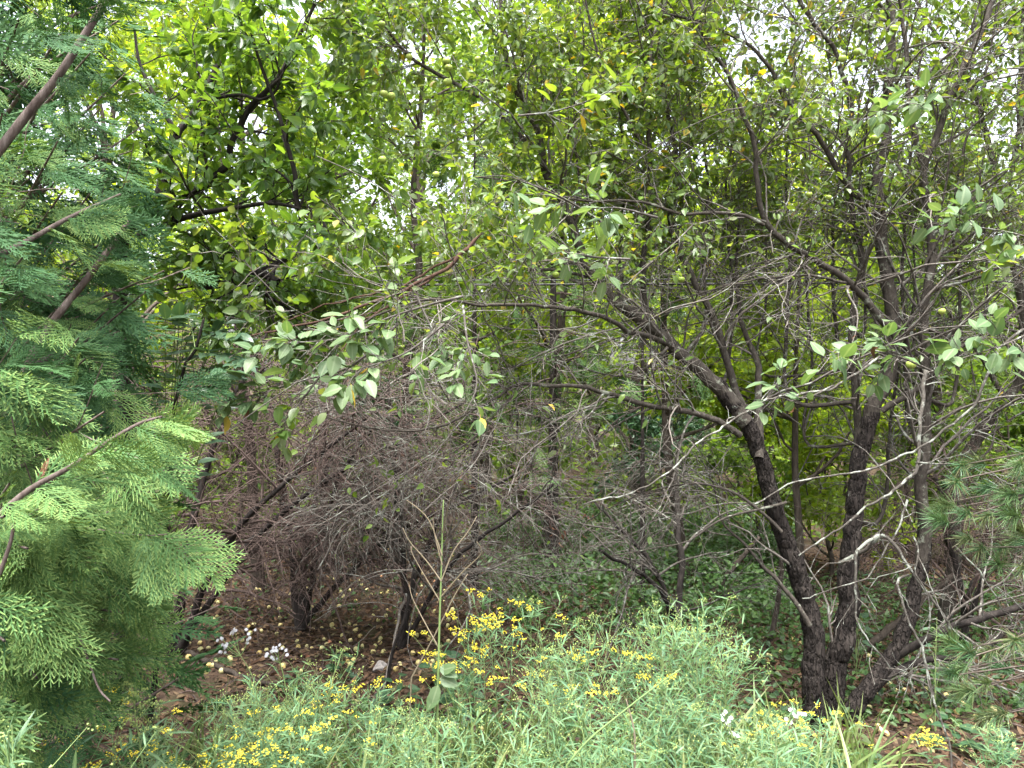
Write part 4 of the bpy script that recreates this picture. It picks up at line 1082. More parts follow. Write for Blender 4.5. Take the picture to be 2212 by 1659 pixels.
ab = np.array([-1.75, 3.7, float(ground_z(-1.75, 3.7)) - .03])
ash = thing('ash_sapling', 'young sapling with blue-green compound leaves against the dark thicket', 'sapling', ab)
st = catmull(np.array([ab, ab + [.1, -.05, .7], V(380, 860, 3.0), V(415, 780, 2.95), V(440, 690, 2.9)]), 20)
mb = MB(); tube1(mb, st, np.linspace(.014, .005, 20), 7); part(mb, 'stem', M['dark_bark'], ash, True)
mbp = MB()
for k in range(15):
    b0 = st[9 + int(RNG.integers(0, 11))]
    tgt = V(RNG.uniform(350, 530), RNG.uniform(670, 820), RNG.uniform(2.7, 3.1))
    P = catmull(np.array([b0, (b0 + tgt) / 2 + [0, 0, .03], tgt]), 8)
    mbp = MB(); tubes(mbp, P[None], taper(1, 8, .003, .0015), 4)
    lst = part(mbp, 'leaf_stalk', M['stem_green'], ash, True); ORIG[lst.name] = np.zeros(3)
    for j in range(3, 8):
        dd = norm(P[j] - P[j - 1])
        for s in ((-1, 1) if j < 7 else (-1, 1, 0)):
            sd = norm(np.cross(dd, [0, 0, 1.0]))
            x = norm(dd * (.55 if s else 1) + sd * s * .9 + np.array([0, -.1, -.2]))
            leaf_objs(lst, LM_ash, [P[j]], [x], [norm(np.array([0, -.35, 1]) + RNG.normal(0, .2, 3))], [RNG.uniform(.07, .10)], 'leaflet')

# ------------------------------------------------------------------ dead brushwood
def brush(label, u, Y, h, spread, n1, n2, n3, n4, rightness, base_dx=0, leaves=0, mat='dead_twig', seed=0, trunk_r=.055, stems=4):
    b = V(u, 0, Y); b = np.array([b[0], Y, float(ground_z(b[0], Y)) - .04])
    t = thing('dead_shrub', label, 'dead shrub', b, 'dead brushwood left of the clearing')
    LL = []
    for k in range(stems):
        f = k / max(1, stems - 1)
        end = b + np.array([(-.25 + 1.5 * f) * spread * rightness + RNG.normal(0, .15), RNG.normal(0, .5), h * RNG.uniform(.55, .95) * (1 - .35 * f)])
        mid = b + np.array([(end - b)[0] * .35, (end - b)[1] * .4, (end - b)[2] * .55])
        P = catmull(np.array([b + RNG.normal(0, .03, 3) * [1, 1, 0], mid, end]), 20)
        P[1:] += np.cumsum(RNG.normal(0, .01, (19, 3)), 0)
        R = np.linspace(trunk_r * (1 - .3 * f), .010, 20)
        mb = MB(); tube1(mb, P, R, 10, .1, 4, k); part(mb, 'stem', M['dark_bark'], t, True); LL.append((P, R))
    P, R = pad(LL)
    A, RA = spawn(P, R, n1, .2, 1, (.4, 1.3), (.6, 1.4), 10, .16, (.3 * rightness, 0, -1), .07, .6, .016, .004)
    B, RB = spawn(A, RA, n2, .15, 1, (.4, 1.2), (.4, 1.05), 8, .16, (.1, 0, -1), .115, .6, .006, .0024)
    C, RC = spawn(B, RB, n3, .1, 1, (.3, 1.2), (.15, .5), 4, .26, (0, 0, -1), .09, .75, .0042, .0016)
    D, RD = spawn(C, RC, n4, .1, 1, (.3, 1.2), (.08, .28), 4, .25, (0, 0, -1), .06, .7, .0024, .0012)
    mb = MB(); tubes(mb, A, RA, 5)
    part(mb, 'branches', M[mat], t, True, 'stuff')
    mb = MB()
    for Q, RQ in ((B, RB), (C, RC), (D, RD)):
        Q = Q.copy(); Q[..., 2] = np.maximum(Q[..., 2], .05 + RNG.uniform(0, .03, Q.shape[:1])[:, None])
        kp = (Q[..., 2].min(1) > .34) | (rnd(len(Q)) < .12)
        tubes(mb, Q[kp], RQ[kp], 3)
    part(mb, 'twigs', M[mat], t, True, 'stuff')
    if leaves:
        p, d, r, i, tt = sample_on(C, RC, leaves, .3, 1)
        c = p[RNG.integers(0, leaves, 14)]
        near = np.min(np.linalg.norm(p[:, None] - c[None], axis=2), 1) < .16
        p, d = p[near], d[near]
        X = norm(RNG.normal(size=p.shape) * .4 + [0, 0, -1]); N = rvec(len(p))
        mb = MB(); scatter_leaves(mb, [leaf_tmpl(2, .45, .9, .6), leaf_tmpl(2, .35, 1.2, .9)], p, X, N, rnd(len(p), .03, .06)); part(mb, 'withered_leaves', M['brown_leaf'], t, False, 'stuff')
    return t
brush('bare dead shrub with black leaning stems nearest the cedar', 370, 5.7, 3.3, 1.7, 80, 650, 2100, 1100, 1.0, leaves=1500, trunk_r=.04)
brush('tangle of dead brown twigs over the apple-strewn litter', 640, 6.4, 3.4, 1.6, 80, 650, 2100, 1100, .8, leaves=900, trunk_r=.036)
brush('grey dead shrub at the edge of the clearing behind the tall dry weed', 875, 5.9, 2.8, 1.3, 40, 380, 1300, 900, .6, trunk_r=.028, stems=3, mat='grey_twig')
brush('low dead bush in front of the left apple stem, behind the goldenrod', 1480, 6.2, 2.0, 1.3, 26, 150, 500, 600, -.6, trunk_r=.03, stems=3, mat='grey_twig')
brush('bare dead bush under the right apple limb', 2080, 6.0, 1.9, 1.2, 34, 240, 900, 1400, .4, trunk_r=.03, stems=3)

# reddish broken branch hung up across the thicket
rbp = V(1035, 510, 3.9)
rb = thing('broken_branch', 'reddish brown broken branch hung slantwise over the dead brushwood', 'branch', V(540, 725, 3.15))
for pts, Y0, Y1, r0, r1 in [([(1040, 505), (1000, 545), (950, 588), (880, 625), (800, 655), (700, 690), (600, 715), (520, 730)], 3.35, 3.15, .014, .005),
                            ([(1000, 548), (930, 582), (870, 620), (780, 640), (690, 665), (600, 700)], 3.37, 3.25, .008, .003),
                            ([(950, 590), (860, 650), (780, 700), (730, 770), (690, 800)], 3.33, 3.1, .007, .003),
                            ([(900, 615), (820, 670), (700, 700), (620, 740)], 3.4, 3.2, .006, .003)]:
    P = view_path(pts, Y0, Y1, 26); P[1:-1] += RNG.normal(0, .004, (24, 3))
    mb = MB(); RR = np.linspace(r0, r1, 26) * .68; RR[0] *= .25; RR[1] *= .8; tube1(mb, P, RR, 9, .09, 4, 1); part(mb, 'limb', M['red_bark'], rb, True)

# ------------------------------------------------------------------ utility cables behind
for k, (v0, v1, Y, r, lab) in enumerate([(606, 592, 6.6, .006, 'upper of two thin black cables running level behind the apple tree'),
                                         (613, 604, 6.6, .009, 'lower and thicker of two black cables behind the apple tree')]):
    P = np.array([V(-300 + 3000 * t, v0 + (v1 - v0) * t + 6 * math.sin(math.pi * t), Y) for t in np.linspace(0, 1, 30)])
    mb = MB(); tube1(mb, P, np.full(30, r), 8); o = mb.build('cable', M['cable'], smooth=True); tag(o, lab, 'cable')

# ------------------------------------------------------------------ pine at the right edge
pb = np.array([2.75, 3.3, float(ground_z(2.75, 3.3)) - .03])
pine = thing('pine_tree', 'young pine with long soft needles reaching in from the right edge', 'pine tree', pb)
tpn = catmull(np.array([pb, pb + [0, 0, .8], pb + [.03, 0, 1.7], pb + [.02, .02, 2.6]]), 20)
mb = MB(); tube1(mb, tpn, np.linspace(.04, .01, 20), 9); part(mb, 'trunk', M['back_bark'], pine, True)
def tuft_mesh(seed, n=95):
    rs = np.random.default_rng(seed); mb = MB()
    for j in range(n):
        t = rs.uniform(0, 1)
        b = np.array([t * .35, 0, 0]) + rs.normal(0, .004, 3)
        a = rs.uniform(0, 6.28); o_ = rs.uniform(.35, 1.1) * (1.15 - .5 * t)
        d = np.array([math.cos(o_), math.sin(o_) * math.cos(a), math.sin(o_) * math.sin(a)])
        l = rs.uniform(.42, .68)
        pts = np.array([b, b + d * l * .5 + [0, 0, -.01], b + d * l + [0, 0, -.07 * rs.uniform(.3, 1.6)]])
        s = np.cross(d, rs.normal(size=3)); s = s / np.linalg.norm(s) * .0075
        i = 0
        mb.add([pts[0] - s, pts[0] + s, pts[1] - s, pts[1] + s, pts[2]], [[2, 3, 4]], [[0, 1, 3, 2]], a=rs.uniform(0, .35))
    tubes(mb, np.array([[[0, 0, 0], [.18, 0, 0], [.36, 0, 0]]]), np.array([[.014, .012, .01]]), 4, a=np.array([.9]))
    return mb.mesh('needle_tuft', M['pine'])
TUFT = [tuft_mesh(s) for s in range(4)]
PT = [(2055, 1040), (2080, 1000), (2120, 1010), (2160, 1040), (2200, 1020), (2070, 1090), (2110, 1100), (2160, 1110), (2205, 1100), (2090, 1150), (2130, 1180), (2180, 1190), (2210, 1230), (2060, 1130), (2150, 1230), (2215, 1160), (2040, 1070), (2200, 1060),
      (2070, 1400), (2110, 1420), (2160, 1400), (2205, 1380), (2060, 1470), (2110, 1490), (2160, 1470), (2200, 1450), (2130, 1550), (2180, 1530), (2210, 1500), (2190, 1590), (2090, 1450)]
mbb = MB()
for (u, v) in PT:
    Yp = RNG.uniform(2.75, 3.35)
    tip = V(u + RNG.normal(0, 8), v + RNG.normal(0, 8), Yp)
    f = np.clip((tip[2] + .1 - pb[2]) / 2.6, .02, .95)
    base = tpn[int(f * 19)]
    P = catmull(np.array([base, (base + tip) / 2 + [0, 0, RNG.uniform(-.02, .06)], tip]), 8)
    tubes(mbb, P[None], taper(1, 8, .006, .0025), 4)
    dd = norm(P[-1] - P[-2])
    for k in range(2 if v < 1300 else 1):
        o = inst('needle_tuft', TUFT[int(RNG.integers(4))], pine)
        x = norm(dd + RNG.normal(0, .35, 3) + [-.2, -.1, .1])
        o.matrix_local = frame_matrix(P[-1 - 2 * k], x, [RNG.normal(0, .3), .2, 1], RNG.uniform(.13, .18), pine)
part(mbb, 'boughs', M['back_bark'], pine, True, 'stuff')

# ------------------------------------------------------------------ floor: litter, sticks, ground cover, fallen apples
def in_view_xy(n, Y0, Y1, u0, u1):
    y = np.sqrt(rnd(n, Y0 ** 2, Y1 ** 2)); u = rnd(n, u0, u1)
    x = (u - 1106) / F * y
    return x, y
x, y = in_view_xy(22000, 3.2, 9.0, 100, 2260)
z = ground_z(x, y) + rnd(len(x), .004, .03)
mb = MB(); Nn = norm(np.array([0, 0, 1.0]) + RNG.normal(size=(len(x), 3)) * .35); Xn = rvec(len(x)); Xn[:, 2] *= .2
scatter_leaves(mb, [hex_tmpl(.5, .6, .1), hex_tmpl(.6, .2, .5), hex_tmpl(.45, -.5, -.3)], np.stack([x, y, z], 1), norm(Xn), Nn, rnd(len(x), .025, .07))
o = mb.build('leaf_litter', M['litter']); tag(o, 'scattered dry brown leaves covering the orchard floor', 'leaf litter', kind='stuff')
x, y = in_view_xy(900, 4.2, 10, 100, 2250)
d0 = rvec(len(x)); d0[:, 2] = 0
P = grow(np.stack([x, y, ground_z(x, y) + .012], 1), d0, rnd(len(x), .15, .8), 6, .12)
P[..., 2] = ground_z(P[..., 0], P[..., 1]) + .01 + rnd((len(x), 6), 0, .02)
mb = MB(); tubes(mb, P, taper(len(x), 6, rnd(len(x), .002, .007), .0015), 4)
o = mb.build('fallen_twigs', M['dead_twig'], smooth=True); tag(o, 'dead twigs strewn over the brown litter', 'twigs', kind='stuff')
# a few fallen sticks one can tell apart
for pts, r, lab in [([(370, 1405), (440, 1430), (520, 1470), (600, 1490)], .022, 'thick broken stick lying on the litter beside the cedar'),
                    ([(560, 1355), (700, 1352), (860, 1348), (960, 1352)], .012, 'long thin stick lying across the litter behind the dry weed'),
                    ([(1530, 1290), (1580, 1230), (1640, 1160)], .03, 'leaning dead trunk behind the left apple stem'),
                    ([(1660, 1400), (1680, 1300), (1690, 1200), (1688, 1080)], .022, 'slim upright dead stem behind the left apple stem'),
                    ([(1850, 1420), (1920, 1360), (1990, 1300), (2060, 1240)], .03, 'grey fallen bough slanting behind the apple stems')]:
    k = len(pts); Pn = []
    for i, (u, v) in enumerate(pts):
        Yg = 2 * F / (pts[0][1] - 829.5)
        Pn.append(V(u, v, Yg))
    Pn = np.array(Pn); lift = 'lying' in lab
    if lift:
        for q_ in Pn:
            Yg = 2 * F / max(60, (H - q_[2]) / q_[1] * F); q_[:] = [q_[0] / q_[1] * Yg, Yg, float(ground_z(q_[0] / q_[1] * Yg, Yg)) + r]
    else:
        Pn[0][2] = float(ground_z(Pn[0][0], Pn[0][1])) - .02
    P = catmull(Pn, 24); P[1:] += RNG.normal(0, .004, (23, 3))
    mb = MB(); tube1(mb, P, np.linspace(r, r * .55, 24), 9, .08, 4, k); o = mb.build('dead_stick', M['back_bark'], smooth=True); tag(o, lab, 'stick')

# ground cover of small leaves under the conifers and round the tree foot
def cover(n, Y0, Y1, u0, u1, hmax, ls, mat, name, label, dens=None):
    x, y = in_view_xy(n, Y0, Y1, u0, u1)
    if dens is not None:
        k = rnd(n) < dens(x, y); x, y = x[k], y[k]
    cl = .5 + .5 * np.sin(x * 2.3 + 1) * np.sin(y * 2.9 + x)
    z = ground_z(x, y) + .02 + rnd(len(x)) ** 1.3 * hmax * (.35 + .65 * cl)
    X = rvec(len(x)); X[:, 2] = X[:, 2] * .3 - .12
    N = norm(np.array([0, -.15, 1.0]) + RNG.normal(size=X.shape) * .45)
    mb = MB(); scatter_leaves(mb, HEX, np.stack([x, y, z], 1), norm(X), N, rnd(len(x), ls * .6, ls * 1.25))
    # thin stems carrying them
    k = RNG.integers(0, len(x), len(x) // 9)
    b = np.stack([x[k] + RNG.normal(0, .03, len(k)), y[k] + RNG.normal(0, .03, len(k)), ground_z(x[k], y[k])], 1)
    tpz = np.stack([x[k], y[k], z[k]], 1)
    tubes(mb, np.stack([b, (b + tpz) / 2 + RNG.normal(0, .01, b.shape), tpz], 1), np.full((len(k), 3), .0018), 3)
    o = mb.build(name, M[mat]); tag(o, label, 'ground cover', kind='stuff'); return o
cover(17000, 6.2, 11.5, 1040, 1720, .5, .06, 'cover_leaf', 'undergrowth', 'green undergrowth of small leaves under the conifers', lambda x, y: np.clip((x + .15 + .35 * np.sin(y * 2)) * 2 + .5, .0, 1))
cover(5500, 4.4, 8.0, 1600, 2280, .16, .05, 'cover_leaf', 'ground_plants', 'low green plants among the windfalls round the apple tree foot')
cover(1500, 6.5, 11, 300, 1040, .14, .05, 'cover_leaf', 'seedling_patch', 'sparse seedlings in the litter under the dead brushwood')
cover(1700, 3.3, 4.6, 600, 1700, .14, .05, 'cover_leaf', 'weed_carpet', 'low weeds at the foot of the goldenrod')
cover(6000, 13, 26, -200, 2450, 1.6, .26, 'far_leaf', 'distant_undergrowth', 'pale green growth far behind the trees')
cover(5000, 9.5, 13.5, -100, 2400, .9, .10, 'mid_leaf', 'far_undergrowth', 'shaded green growth closing the view along the ground')

# windfalls: every apple an object of its own
def fallen(u, v, red=False):
    Yg = 2.0 * F / (v - 829.5)
    for _ in range(3):
        gz_ = float(ground_z((u - 1106) / F * Yg, Yg)); Yg = (H - gz_) * F / (v - 829.5)
    X_ = (u - 1106) / F * Yg; s = RNG.uniform(.014, .0225)
    lab = ('pale yellow windfall apple lying in the brown litter under the dead brushwood' if u < 1000 and v > 1290 else 'far windfall apple in the litter behind the dead twigs' if u < 1000 else
           ('nearer' if v > 1540 else 'farther') + ' pale windfall apple in the gap between the goldenrod clumps, ' + ('left half' if u < 1030 else 'right half') if u < 1500 else 'yellow green windfall apple on the ground round the apple tree foot')
    row = 'nearer' if v > (1370 if u < 1000 else 1480) else 'farther'
    if u < 1000 and v > 1290:
        lab = row + ' pale yellow windfall apple in the litter ' + ('beside the cedar skirts' if u < 500 else 'behind the white asters' if u < 610 else 'round the dark upright plant' if u < 760 else 'behind the pale stone' if u < 880 else 'at the tall dry weed')
    elif u < 1000:
        lab = 'far windfall apple behind the dead twigs, ' + ('toward the cedar' if u < 700 else 'below the brown tangle' if u < 850 else 'near the slim conifer')
    elif u > 1800:
        lab = row + ' yellow green windfall apple ' + ('just right of the apple tree foot' if u < 1920 else 'under the leaning right apple stem' if u < 2030 else 'near the yellow plume' if u < 2120 else 'under the pine boughs')
    if red: lab = 'reddish rotting windfall apple in the brown litter'
    o = inst('fallen_apple', AP_R if red else AP_F[int(RNG.integers(2))])
    o.location = (X_, Yg, gz_ + s * .72); o.scale = (s, s, s)
    o.rotation_euler = (RNG.uniform(0, 6), RNG.uniform(0, 6), RNG.uniform(0, 6))
    tag(o, lab, 'apple', 'windfall apples on the orchard floor')
for k in range(165):
    u = RNG.uniform(400, 980); v = RNG.uniform(1270, 1460)
    fallen(u, v, RNG.uniform() < .06)
for k in range(35): fallen(RNG.uniform(560, 1060), RNG.uniform(1180, 1275), RNG.uniform() < .15)
for k in range(22): fallen(RNG.uniform(960, 1100), RNG.uniform(1470, 1610))
for k in range(58): fallen(RNG.uniform(1840, 2205), RNG.uniform(1310, 1640))
for k in range(16): fallen(RNG.uniform(1600, 1760), RNG.uniform(1370, 1480))

# stones at the foot of the bank
def rock(u, v, s, lab):
    Yg = 4.3
    for _ in range(4):
        gz_ = float(ground_z((u - 1106) / F * Yg, Yg)); Yg = (H - gz_) * F / (v - 829.5)
    import bmesh
    bm = bmesh.new(); bmesh.ops.create_icosphere(bm, subdivisions=3, radius=1)
    rs = np.random.default_rng(int(u)); ds = norm(rs.normal(size=(9, 3))); hs_ = rs.uniform(.55, .9, 9)
    for vv in bm.verts:
        c = np.array(vv.co)
        for d_, h_ in zip(ds, hs_):
            e_ = np.dot(c, d_) - h_
            if e_ > 0: c = c - d_ * e_ * .92
        vv.co = c * [1, .8, .62] * s + rs.normal(0, .012 * s, 3)
    me = bpy.data.meshes.new('stone'); bm.to_mesh(me); bm.free(); me.materials.append(M['rock'])
    o = inst('stone', me); o.location = ((u - 1106) / F * Yg, Yg, gz_ + s * .25); o.rotation_euler = (0, 0, rs.uniform(0, 6)); tag(o, lab, 'stone')
rock(985, 1590, .085, 'grey stone among apples beside the green foot of the tall dry weed')
rock(1010, 1555, .06, 'smaller grey stone behind the one beside the weed stalk')
rock(1060, 1560, .045, 'small stone under the goldenrod leaves at the gap')
rock(820, 1447, .07, 'pale pinkish stone at the edge of the litter below the broad dark leaves')
rock(1560, 1610, .07, 'grey stone half hidden under the goldenrod in the lower middle')

# ------------------------------------------------------------------ dark broad-leaved plants on the floor
def broad_plant(u, v, Y, h, n, L, lab, meshes=LM_dark, mat='stem_green'):
    top = V(u, v, Y); b = np.array([top[0], Y, float(ground_z(top[0], Y)) - .01])
    h = max(.12, top[2] - b[2]) if h is None else h
    t = thing('broadleaf_plant', lab, 'plant', b)
    mb = MB()
    for k in range(n):
        a_ = k * 2.4 + RNG.normal(0, .3); f = (k + .5) / n
        s0 = b + np.array([0, 0, h * f * .75])
        e = s0 + np.array([math.cos(a_), math.sin(a_), .0]) * L[1] * (1.0 - .5 * f) * .5 + np.array([0, 0, h * .2 * (1 - f)])
        tubes(mb, catmull(np.array([b if k < 2 else s0, s0 * .5 + e * .5 + [0, 0, .01], e]), 5)[None], taper(1, 5, .003, .0015), 3)
        x = norm(np.array([math.cos(a_), math.sin(a_), RNG.uniform(-.25, .3)]))
        leaf_objs(t, meshes, [e], [x], [norm(np.array([0, -.2, 1]) + RNG.normal(0, .25, 3))], [RNG.uniform(*L) * (1 - .35 * f)])
    tubes(mb, np.stack([b, b + [0, 0, h * .4], b + [.01, 0, h * .8]])[None], taper(1, 3, .004, .002), 4)
    part(mb, 'stalks', M[mat], t, True)
broad_plant(738, 1385, 5.2, None, 16, (.07, .10), 'dark upright leafy plant on the brown litter left of the weed')
broad_plant(862, 1435, 4.6, None, 12, (.10, .15), 'broad dark green leaves low beside the pale stone')
broad_plant(950, 1360, 5.0, None, 12, (.10, .15), 'dark leaf clump behind the dry weed stalk')
broad_plant(1000, 1405, 4.5, None, 12, (.10, .14), 'dark broad leaves under the yellow goldenrod left edge')
broad_plant(1640, 1490, 4.2, None, 20, (.08, .12), 'dark green leafy clump left of the apple tree foot')
broad_plant(1600, 1510, 4.0, None, 14, (.07, .11), 'dark clump between the goldenrod and the tree foot')
broad_plant(1760, 1590, 3.5, None, 22, (.08, .13), 'broad green leaves in front of the tree foot')
broad_plant(1830, 1600, 3.6, None, 18, (.08, .12), 'green leaf clump just right of the tree foot', LM_apple)
broad_plant(1700, 1610, 3.4, None, 20, (.08, .12), 'wide-leaved weeds at the lower edge left of the tree foot')
broad_plant(1840, 1550, 4.1, None, 9, (.07, .10), 'small bright five-leaved plant against the tree foot', LM_apple)
broad_plant(1870, 1620, 3.6, None, 14, (.07, .10), 'green plant among windfalls at the lower edge', LM_dark)
broad_plant(2060, 1530, 4.0, None, 12, (.09, .12), 'dark leaf clump behind the yellow plume on the right', LM_dark)
broad_plant(2130, 1540, 3.9, None, 12, (.09, .12), 'dark leaves under the lower pine boughs', LM_dark)
broad_plant(640, 1420, 5.0, None, 9, (.06, .09), 'small dark plant behind the white flowers', LM_dark)
broad_plant(1850, 1130, 5.3, None, 26, (.08, .11), 'leafy green shoot growing between the middle and right apple stems', LM_ash)
broad_plant(2020, 1270, 4.4, None, 10, (.07, .09), 'blue green leaves beside the right apple stem', LM_ash)

# ------------------------------------------------------------------ goldenrod
NARROW = [leaf_tmpl(3, .105, .2, .25), leaf_tmpl(3, .095, .3, .55), leaf_tmpl(3, .115, .1, .08)]
LANCE = [leaf_tmpl(4, .19, .3, .35), leaf_tmpl(4, .17, .2, .6), leaf_tmpl(4, .2, .35, .15)]
BL = np.array([[1, 0, 0], [-1, 0, 0], [0, 1, 0], [0, -1, 0], [0, 0, 1], [0, 0, -1]], float)
BT = np.array([[0, 2, 4], [2, 1, 4], [1, 3, 4], [3, 0, 4], [2, 0, 5], [1, 2, 5], [3, 1, 5], [0, 3, 5]])
def rod_variant(seed, h, bloom, lance=False, plume=False):
    """meshes of one goldenrod of height h standing at the origin: stem, foliage, flower head"""
    rs = np.random.default_rng(seed)
    lean = rs.normal(0, .16, 2)
    k = 8
    ts = np.linspace(0, 1, k)
    S = np.stack([lean[0] * ts ** 1.5 * h, lean[1] * ts ** 1.5 * h, ts * h], 1)
    ms, mf, mh = MB(), MB(), MB()
    tubes(ms, S[None], taper(1, k, .0032, .0016), 5)
    def at(t): return np.array([np.interp(t, ts, S[:, j]) for j in range(3)])
    br = []
    nb = rs.integers(6, 11) if not plume else 12
    for j in range(nb):
        t = (.52 + .45 * j / nb) if not plume else (.78 + .2 * j / nb)
        a = j * 2.4 + rs.normal(0, .3)
        l = (h * (1 - t) * rs.uniform(.75, 1.1) + .03) if not plume else rs.uniform(.09, .15) * (1.15 - .6 * j / nb)
        up = rs.uniform(.9, 1.5) if not plume else rs.uniform(.2, .6)
        d = norm(np.array([math.cos(a), math.sin(a), up])); p0 = at(t)
        P = np.array([p0, p0 + d * l * .5 + [0, 0, .01 if not plume else .02], p0 + d * l + [0, 0, .02 if not plume else -.02]])
        br.append(P)
    br = np.array(br); tubes(ms, br, taper(nb, 3, .0018, .001), 3)
    # leaves on the stem, and smaller ones on the branches
    n1 = 46 if not lance else 34
    t = np.sort(rs.uniform(.12, .97 if not plume else .82, n1)); a = np.arange(n1) * 2.4
    P = np.array([at(q) for q in t])
    D = np.stack([np.cos(a), np.sin(a), rs.uniform(.15, .8, n1)], 1)
    Lf = (rs.uniform(.10, .17, n1) if not lance else rs.uniform(.10, .16, n1)) * (1 - .35 * t)
    Z = np.tile([0, 0, 1.0], (n1, 1)) + rs.normal(0, .3, (n1, 3))
    tm = LANCE if lance else NARROW
    sel = rs.integers(0, 3, n1)
    for i in range(3): place(mf, tm[i], P[sel == i], D[sel == i], Z[sel == i], Lf[sel == i], None, rs.uniform(0, 1, (sel == i).sum()))
    n2 = 26 if not plume else 10
    ib = rs.integers(0, nb, n2); f = rs.uniform(.1, 1, n2)[:, None]
    P = br[ib, 0] * (1 - f) + br[ib, 2] * f
    D = norm(br[ib, 2] - br[ib, 0]) + rs.normal(0, .6, (n2, 3))
    place(mf, NARROW[0], P, D, np.tile([0, 0, 1.0], (n2, 1)) + rs.normal(0, .4, (n2, 3)), rs.uniform(.055, .11, n2), None, rs.uniform(0, 1, n2))
    # flowers
    cs = []
    if plume:
        for b in br:
            for q in np.linspace(.1, 1, 16): cs.append((b[0] * (1 - q) ** 1 + b[2] * q + [0, 0, .03 * math.sin(q * 3.1)], 1, .006))
        for q in np.linspace(.8, 1, 14): cs.append((at(q), 2, .007))
    else:
        for b in br:
            for w_ in range(rs.integers(1, 4)):
                c = b[2] + rs.normal(0, .016, 3) * [1, 1, .35]; cs.append((c, 7 if bloom else 2, .010))
        for w_ in range(3): cs.append((at(1.0) + rs.normal(0, .018, 3) * [1, 1, .3], 5, .013))
    for (c, m_, sp) in cs:
        for w_ in range(m_):
            q = c + rs.normal(0, sp, 3) * [1, 1, .6]; s = rs.uniform(.0032, .0058) * (1.0 if bloom else .75)
            R_ = np.linalg.qr(rs.normal(size=(3, 3)))[0]
            mh.add(q + (BL * [s, s, s * 1.3]) @ R_, BT, a=rs.uniform(0, 1))
            if w_ == 0: ms.add([c - [0.0008, 0, .02], c - [-.0008, 0, .02], q], [[0, 1, 2]], a=.5)
    return (ms.mesh('stem', M['stem_green'], True), mf.mesh('foliage', M['lance_leaf'] if lance else M['golden_leaf'], False), mh.mesh('flower_head', M['bloom'] if bloom else M['bud']))

VAR = {}
for s in range(7):
    VAR['bloom', s] = rod_variant(100 + s, 1.0, True); VAR['bud', s] = rod_variant(200 + s, 1.0, False)
for s in range(3):
    VAR['lance', s] = rod_variant(300 + s, 1.0, False, True); VAR['plume', s] = rod_variant(400 + s, 1.0, True, True, True)
    VAR['plumebud', s] = rod_variant(450 + s, 1.0, False, True, True)

RODS = {}
def goldenrod(u, v, Y, kind, lab, group='goldenrod along the front bank'):
    top = V(u, v, Y); gz_ = float(ground_z(top[0], Y)); h = max(.35, top[2] - gz_)
    t = thing('goldenrod', lab, 'goldenrod', (top[0], Y, gz_ - .01), group)
    RODS.setdefault(lab, []).append((u, Y, t))
    t.scale = (.88, .88, h) if h > .88 else (max(h, .6),) * 2 + (h,)
    t.rotation_euler = (0, 0, RNG.uniform(0, 6.28))
    n_ = 7 if kind in ('bloom', 'bud') else 3
    st_, fo, fl = VAR[kind, int(RNG.integers(n_))]
    inst('stem', st_, t); f_ = inst('foliage', fo, t); f_['kind'] = 'stuff'; h_ = inst('flower_head', fl, t); h_['kind'] = 'stuff'
L1 = 'yellow-flowering goldenrod in the clump behind the middle of the bank'
for (u, v) in [(985, 1345), (1010, 1390), (1050, 1300), (1085, 1360), (1120, 1325), (1150, 1330), (1040, 1400), (970, 1370)]:
    goldenrod(u, v, RNG.uniform(3.3, 3.7), 'bloom', L1)
for (u, v, lab) in [(1207, 1285, 'tallest budding goldenrod, pale tip standing above the middle clump'), (1260, 1335, 'budding goldenrod just right of the tallest pale tip')]:
    goldenrod(u, v, 3.5, 'bud', lab)
L2 = 'budding pale green goldenrod in the dense clump left of the apple tree'
for k in range(38):
    u = RNG.uniform(1150, 1590); v = np.interp(u, [1150, 1260, 1390, 1460, 1520, 1590], [1400, 1370, 1330, 1310, 1340, 1380]) + abs(RNG.normal(0, 70))
    goldenrod(u, min(v, 1560), RNG.uniform(2.9, 3.7) if v < 1450 else RNG.uniform(2.5, 3.0), 'bud', L2)
for (u, v) in [(1400, 1320), (1450, 1310), (1490, 1305), (1520, 1320), (1560, 1370), (1590, 1375), (1480, 1330), (1430, 1340)]:
    goldenrod(u, v, RNG.uniform(3.3, 3.6), 'bud', L2)
for (u, v) in [(1290, 1400), (1340, 1430), (1180, 1440), (1240, 1460), (1020, 1450)]:
    goldenrod(u, v, 3.1, 'bloom', 'goldenrod with a few open yellow heads in the pale middle clump')
L3 = 'flowering goldenrod at the lower edge, bright yellow heads left of the middle'
for (u, v) in [(580, 1535), (600, 1580), (560, 1590), (620, 1575), (530, 1620), (640, 1600), (570, 1630), (520, 1640), (610, 1640)]:
    goldenrod(u, v, RNG.uniform(2.35, 2.6), 'bloom', L3)
for (u, v) in [(785, 1485), (800, 1500), (760, 1490)]:
    goldenrod(u, v, 3.0, 'bloom', 'goldenrod with a small yellow head between the two clumps')
for (u, v) in [(200, 1620), (225, 1590), (245, 1515), (190, 1640), (240, 1640)]:
    goldenrod(u, v, RNG.uniform(2.2, 2.5), 'bloom', 'flowering goldenrod at the lower corner against the cedar')
L4 = 'leafy budding goldenrod in the pale mass along the left of the bank'
for k in range(40):
    u = RNG.uniform(330, 930); v = np.interp(u, [330, 420, 520, 640, 760, 900], [1560, 1530, 1450, 1420, 1470, 1500]) + abs(RNG.normal(0, 70))
    goldenrod(u, min(v, 1620), RNG.uniform(2.4, 3.4), 'bud', L4)
L5 = 'budding goldenrod at the lower edge in front of the tree foot'
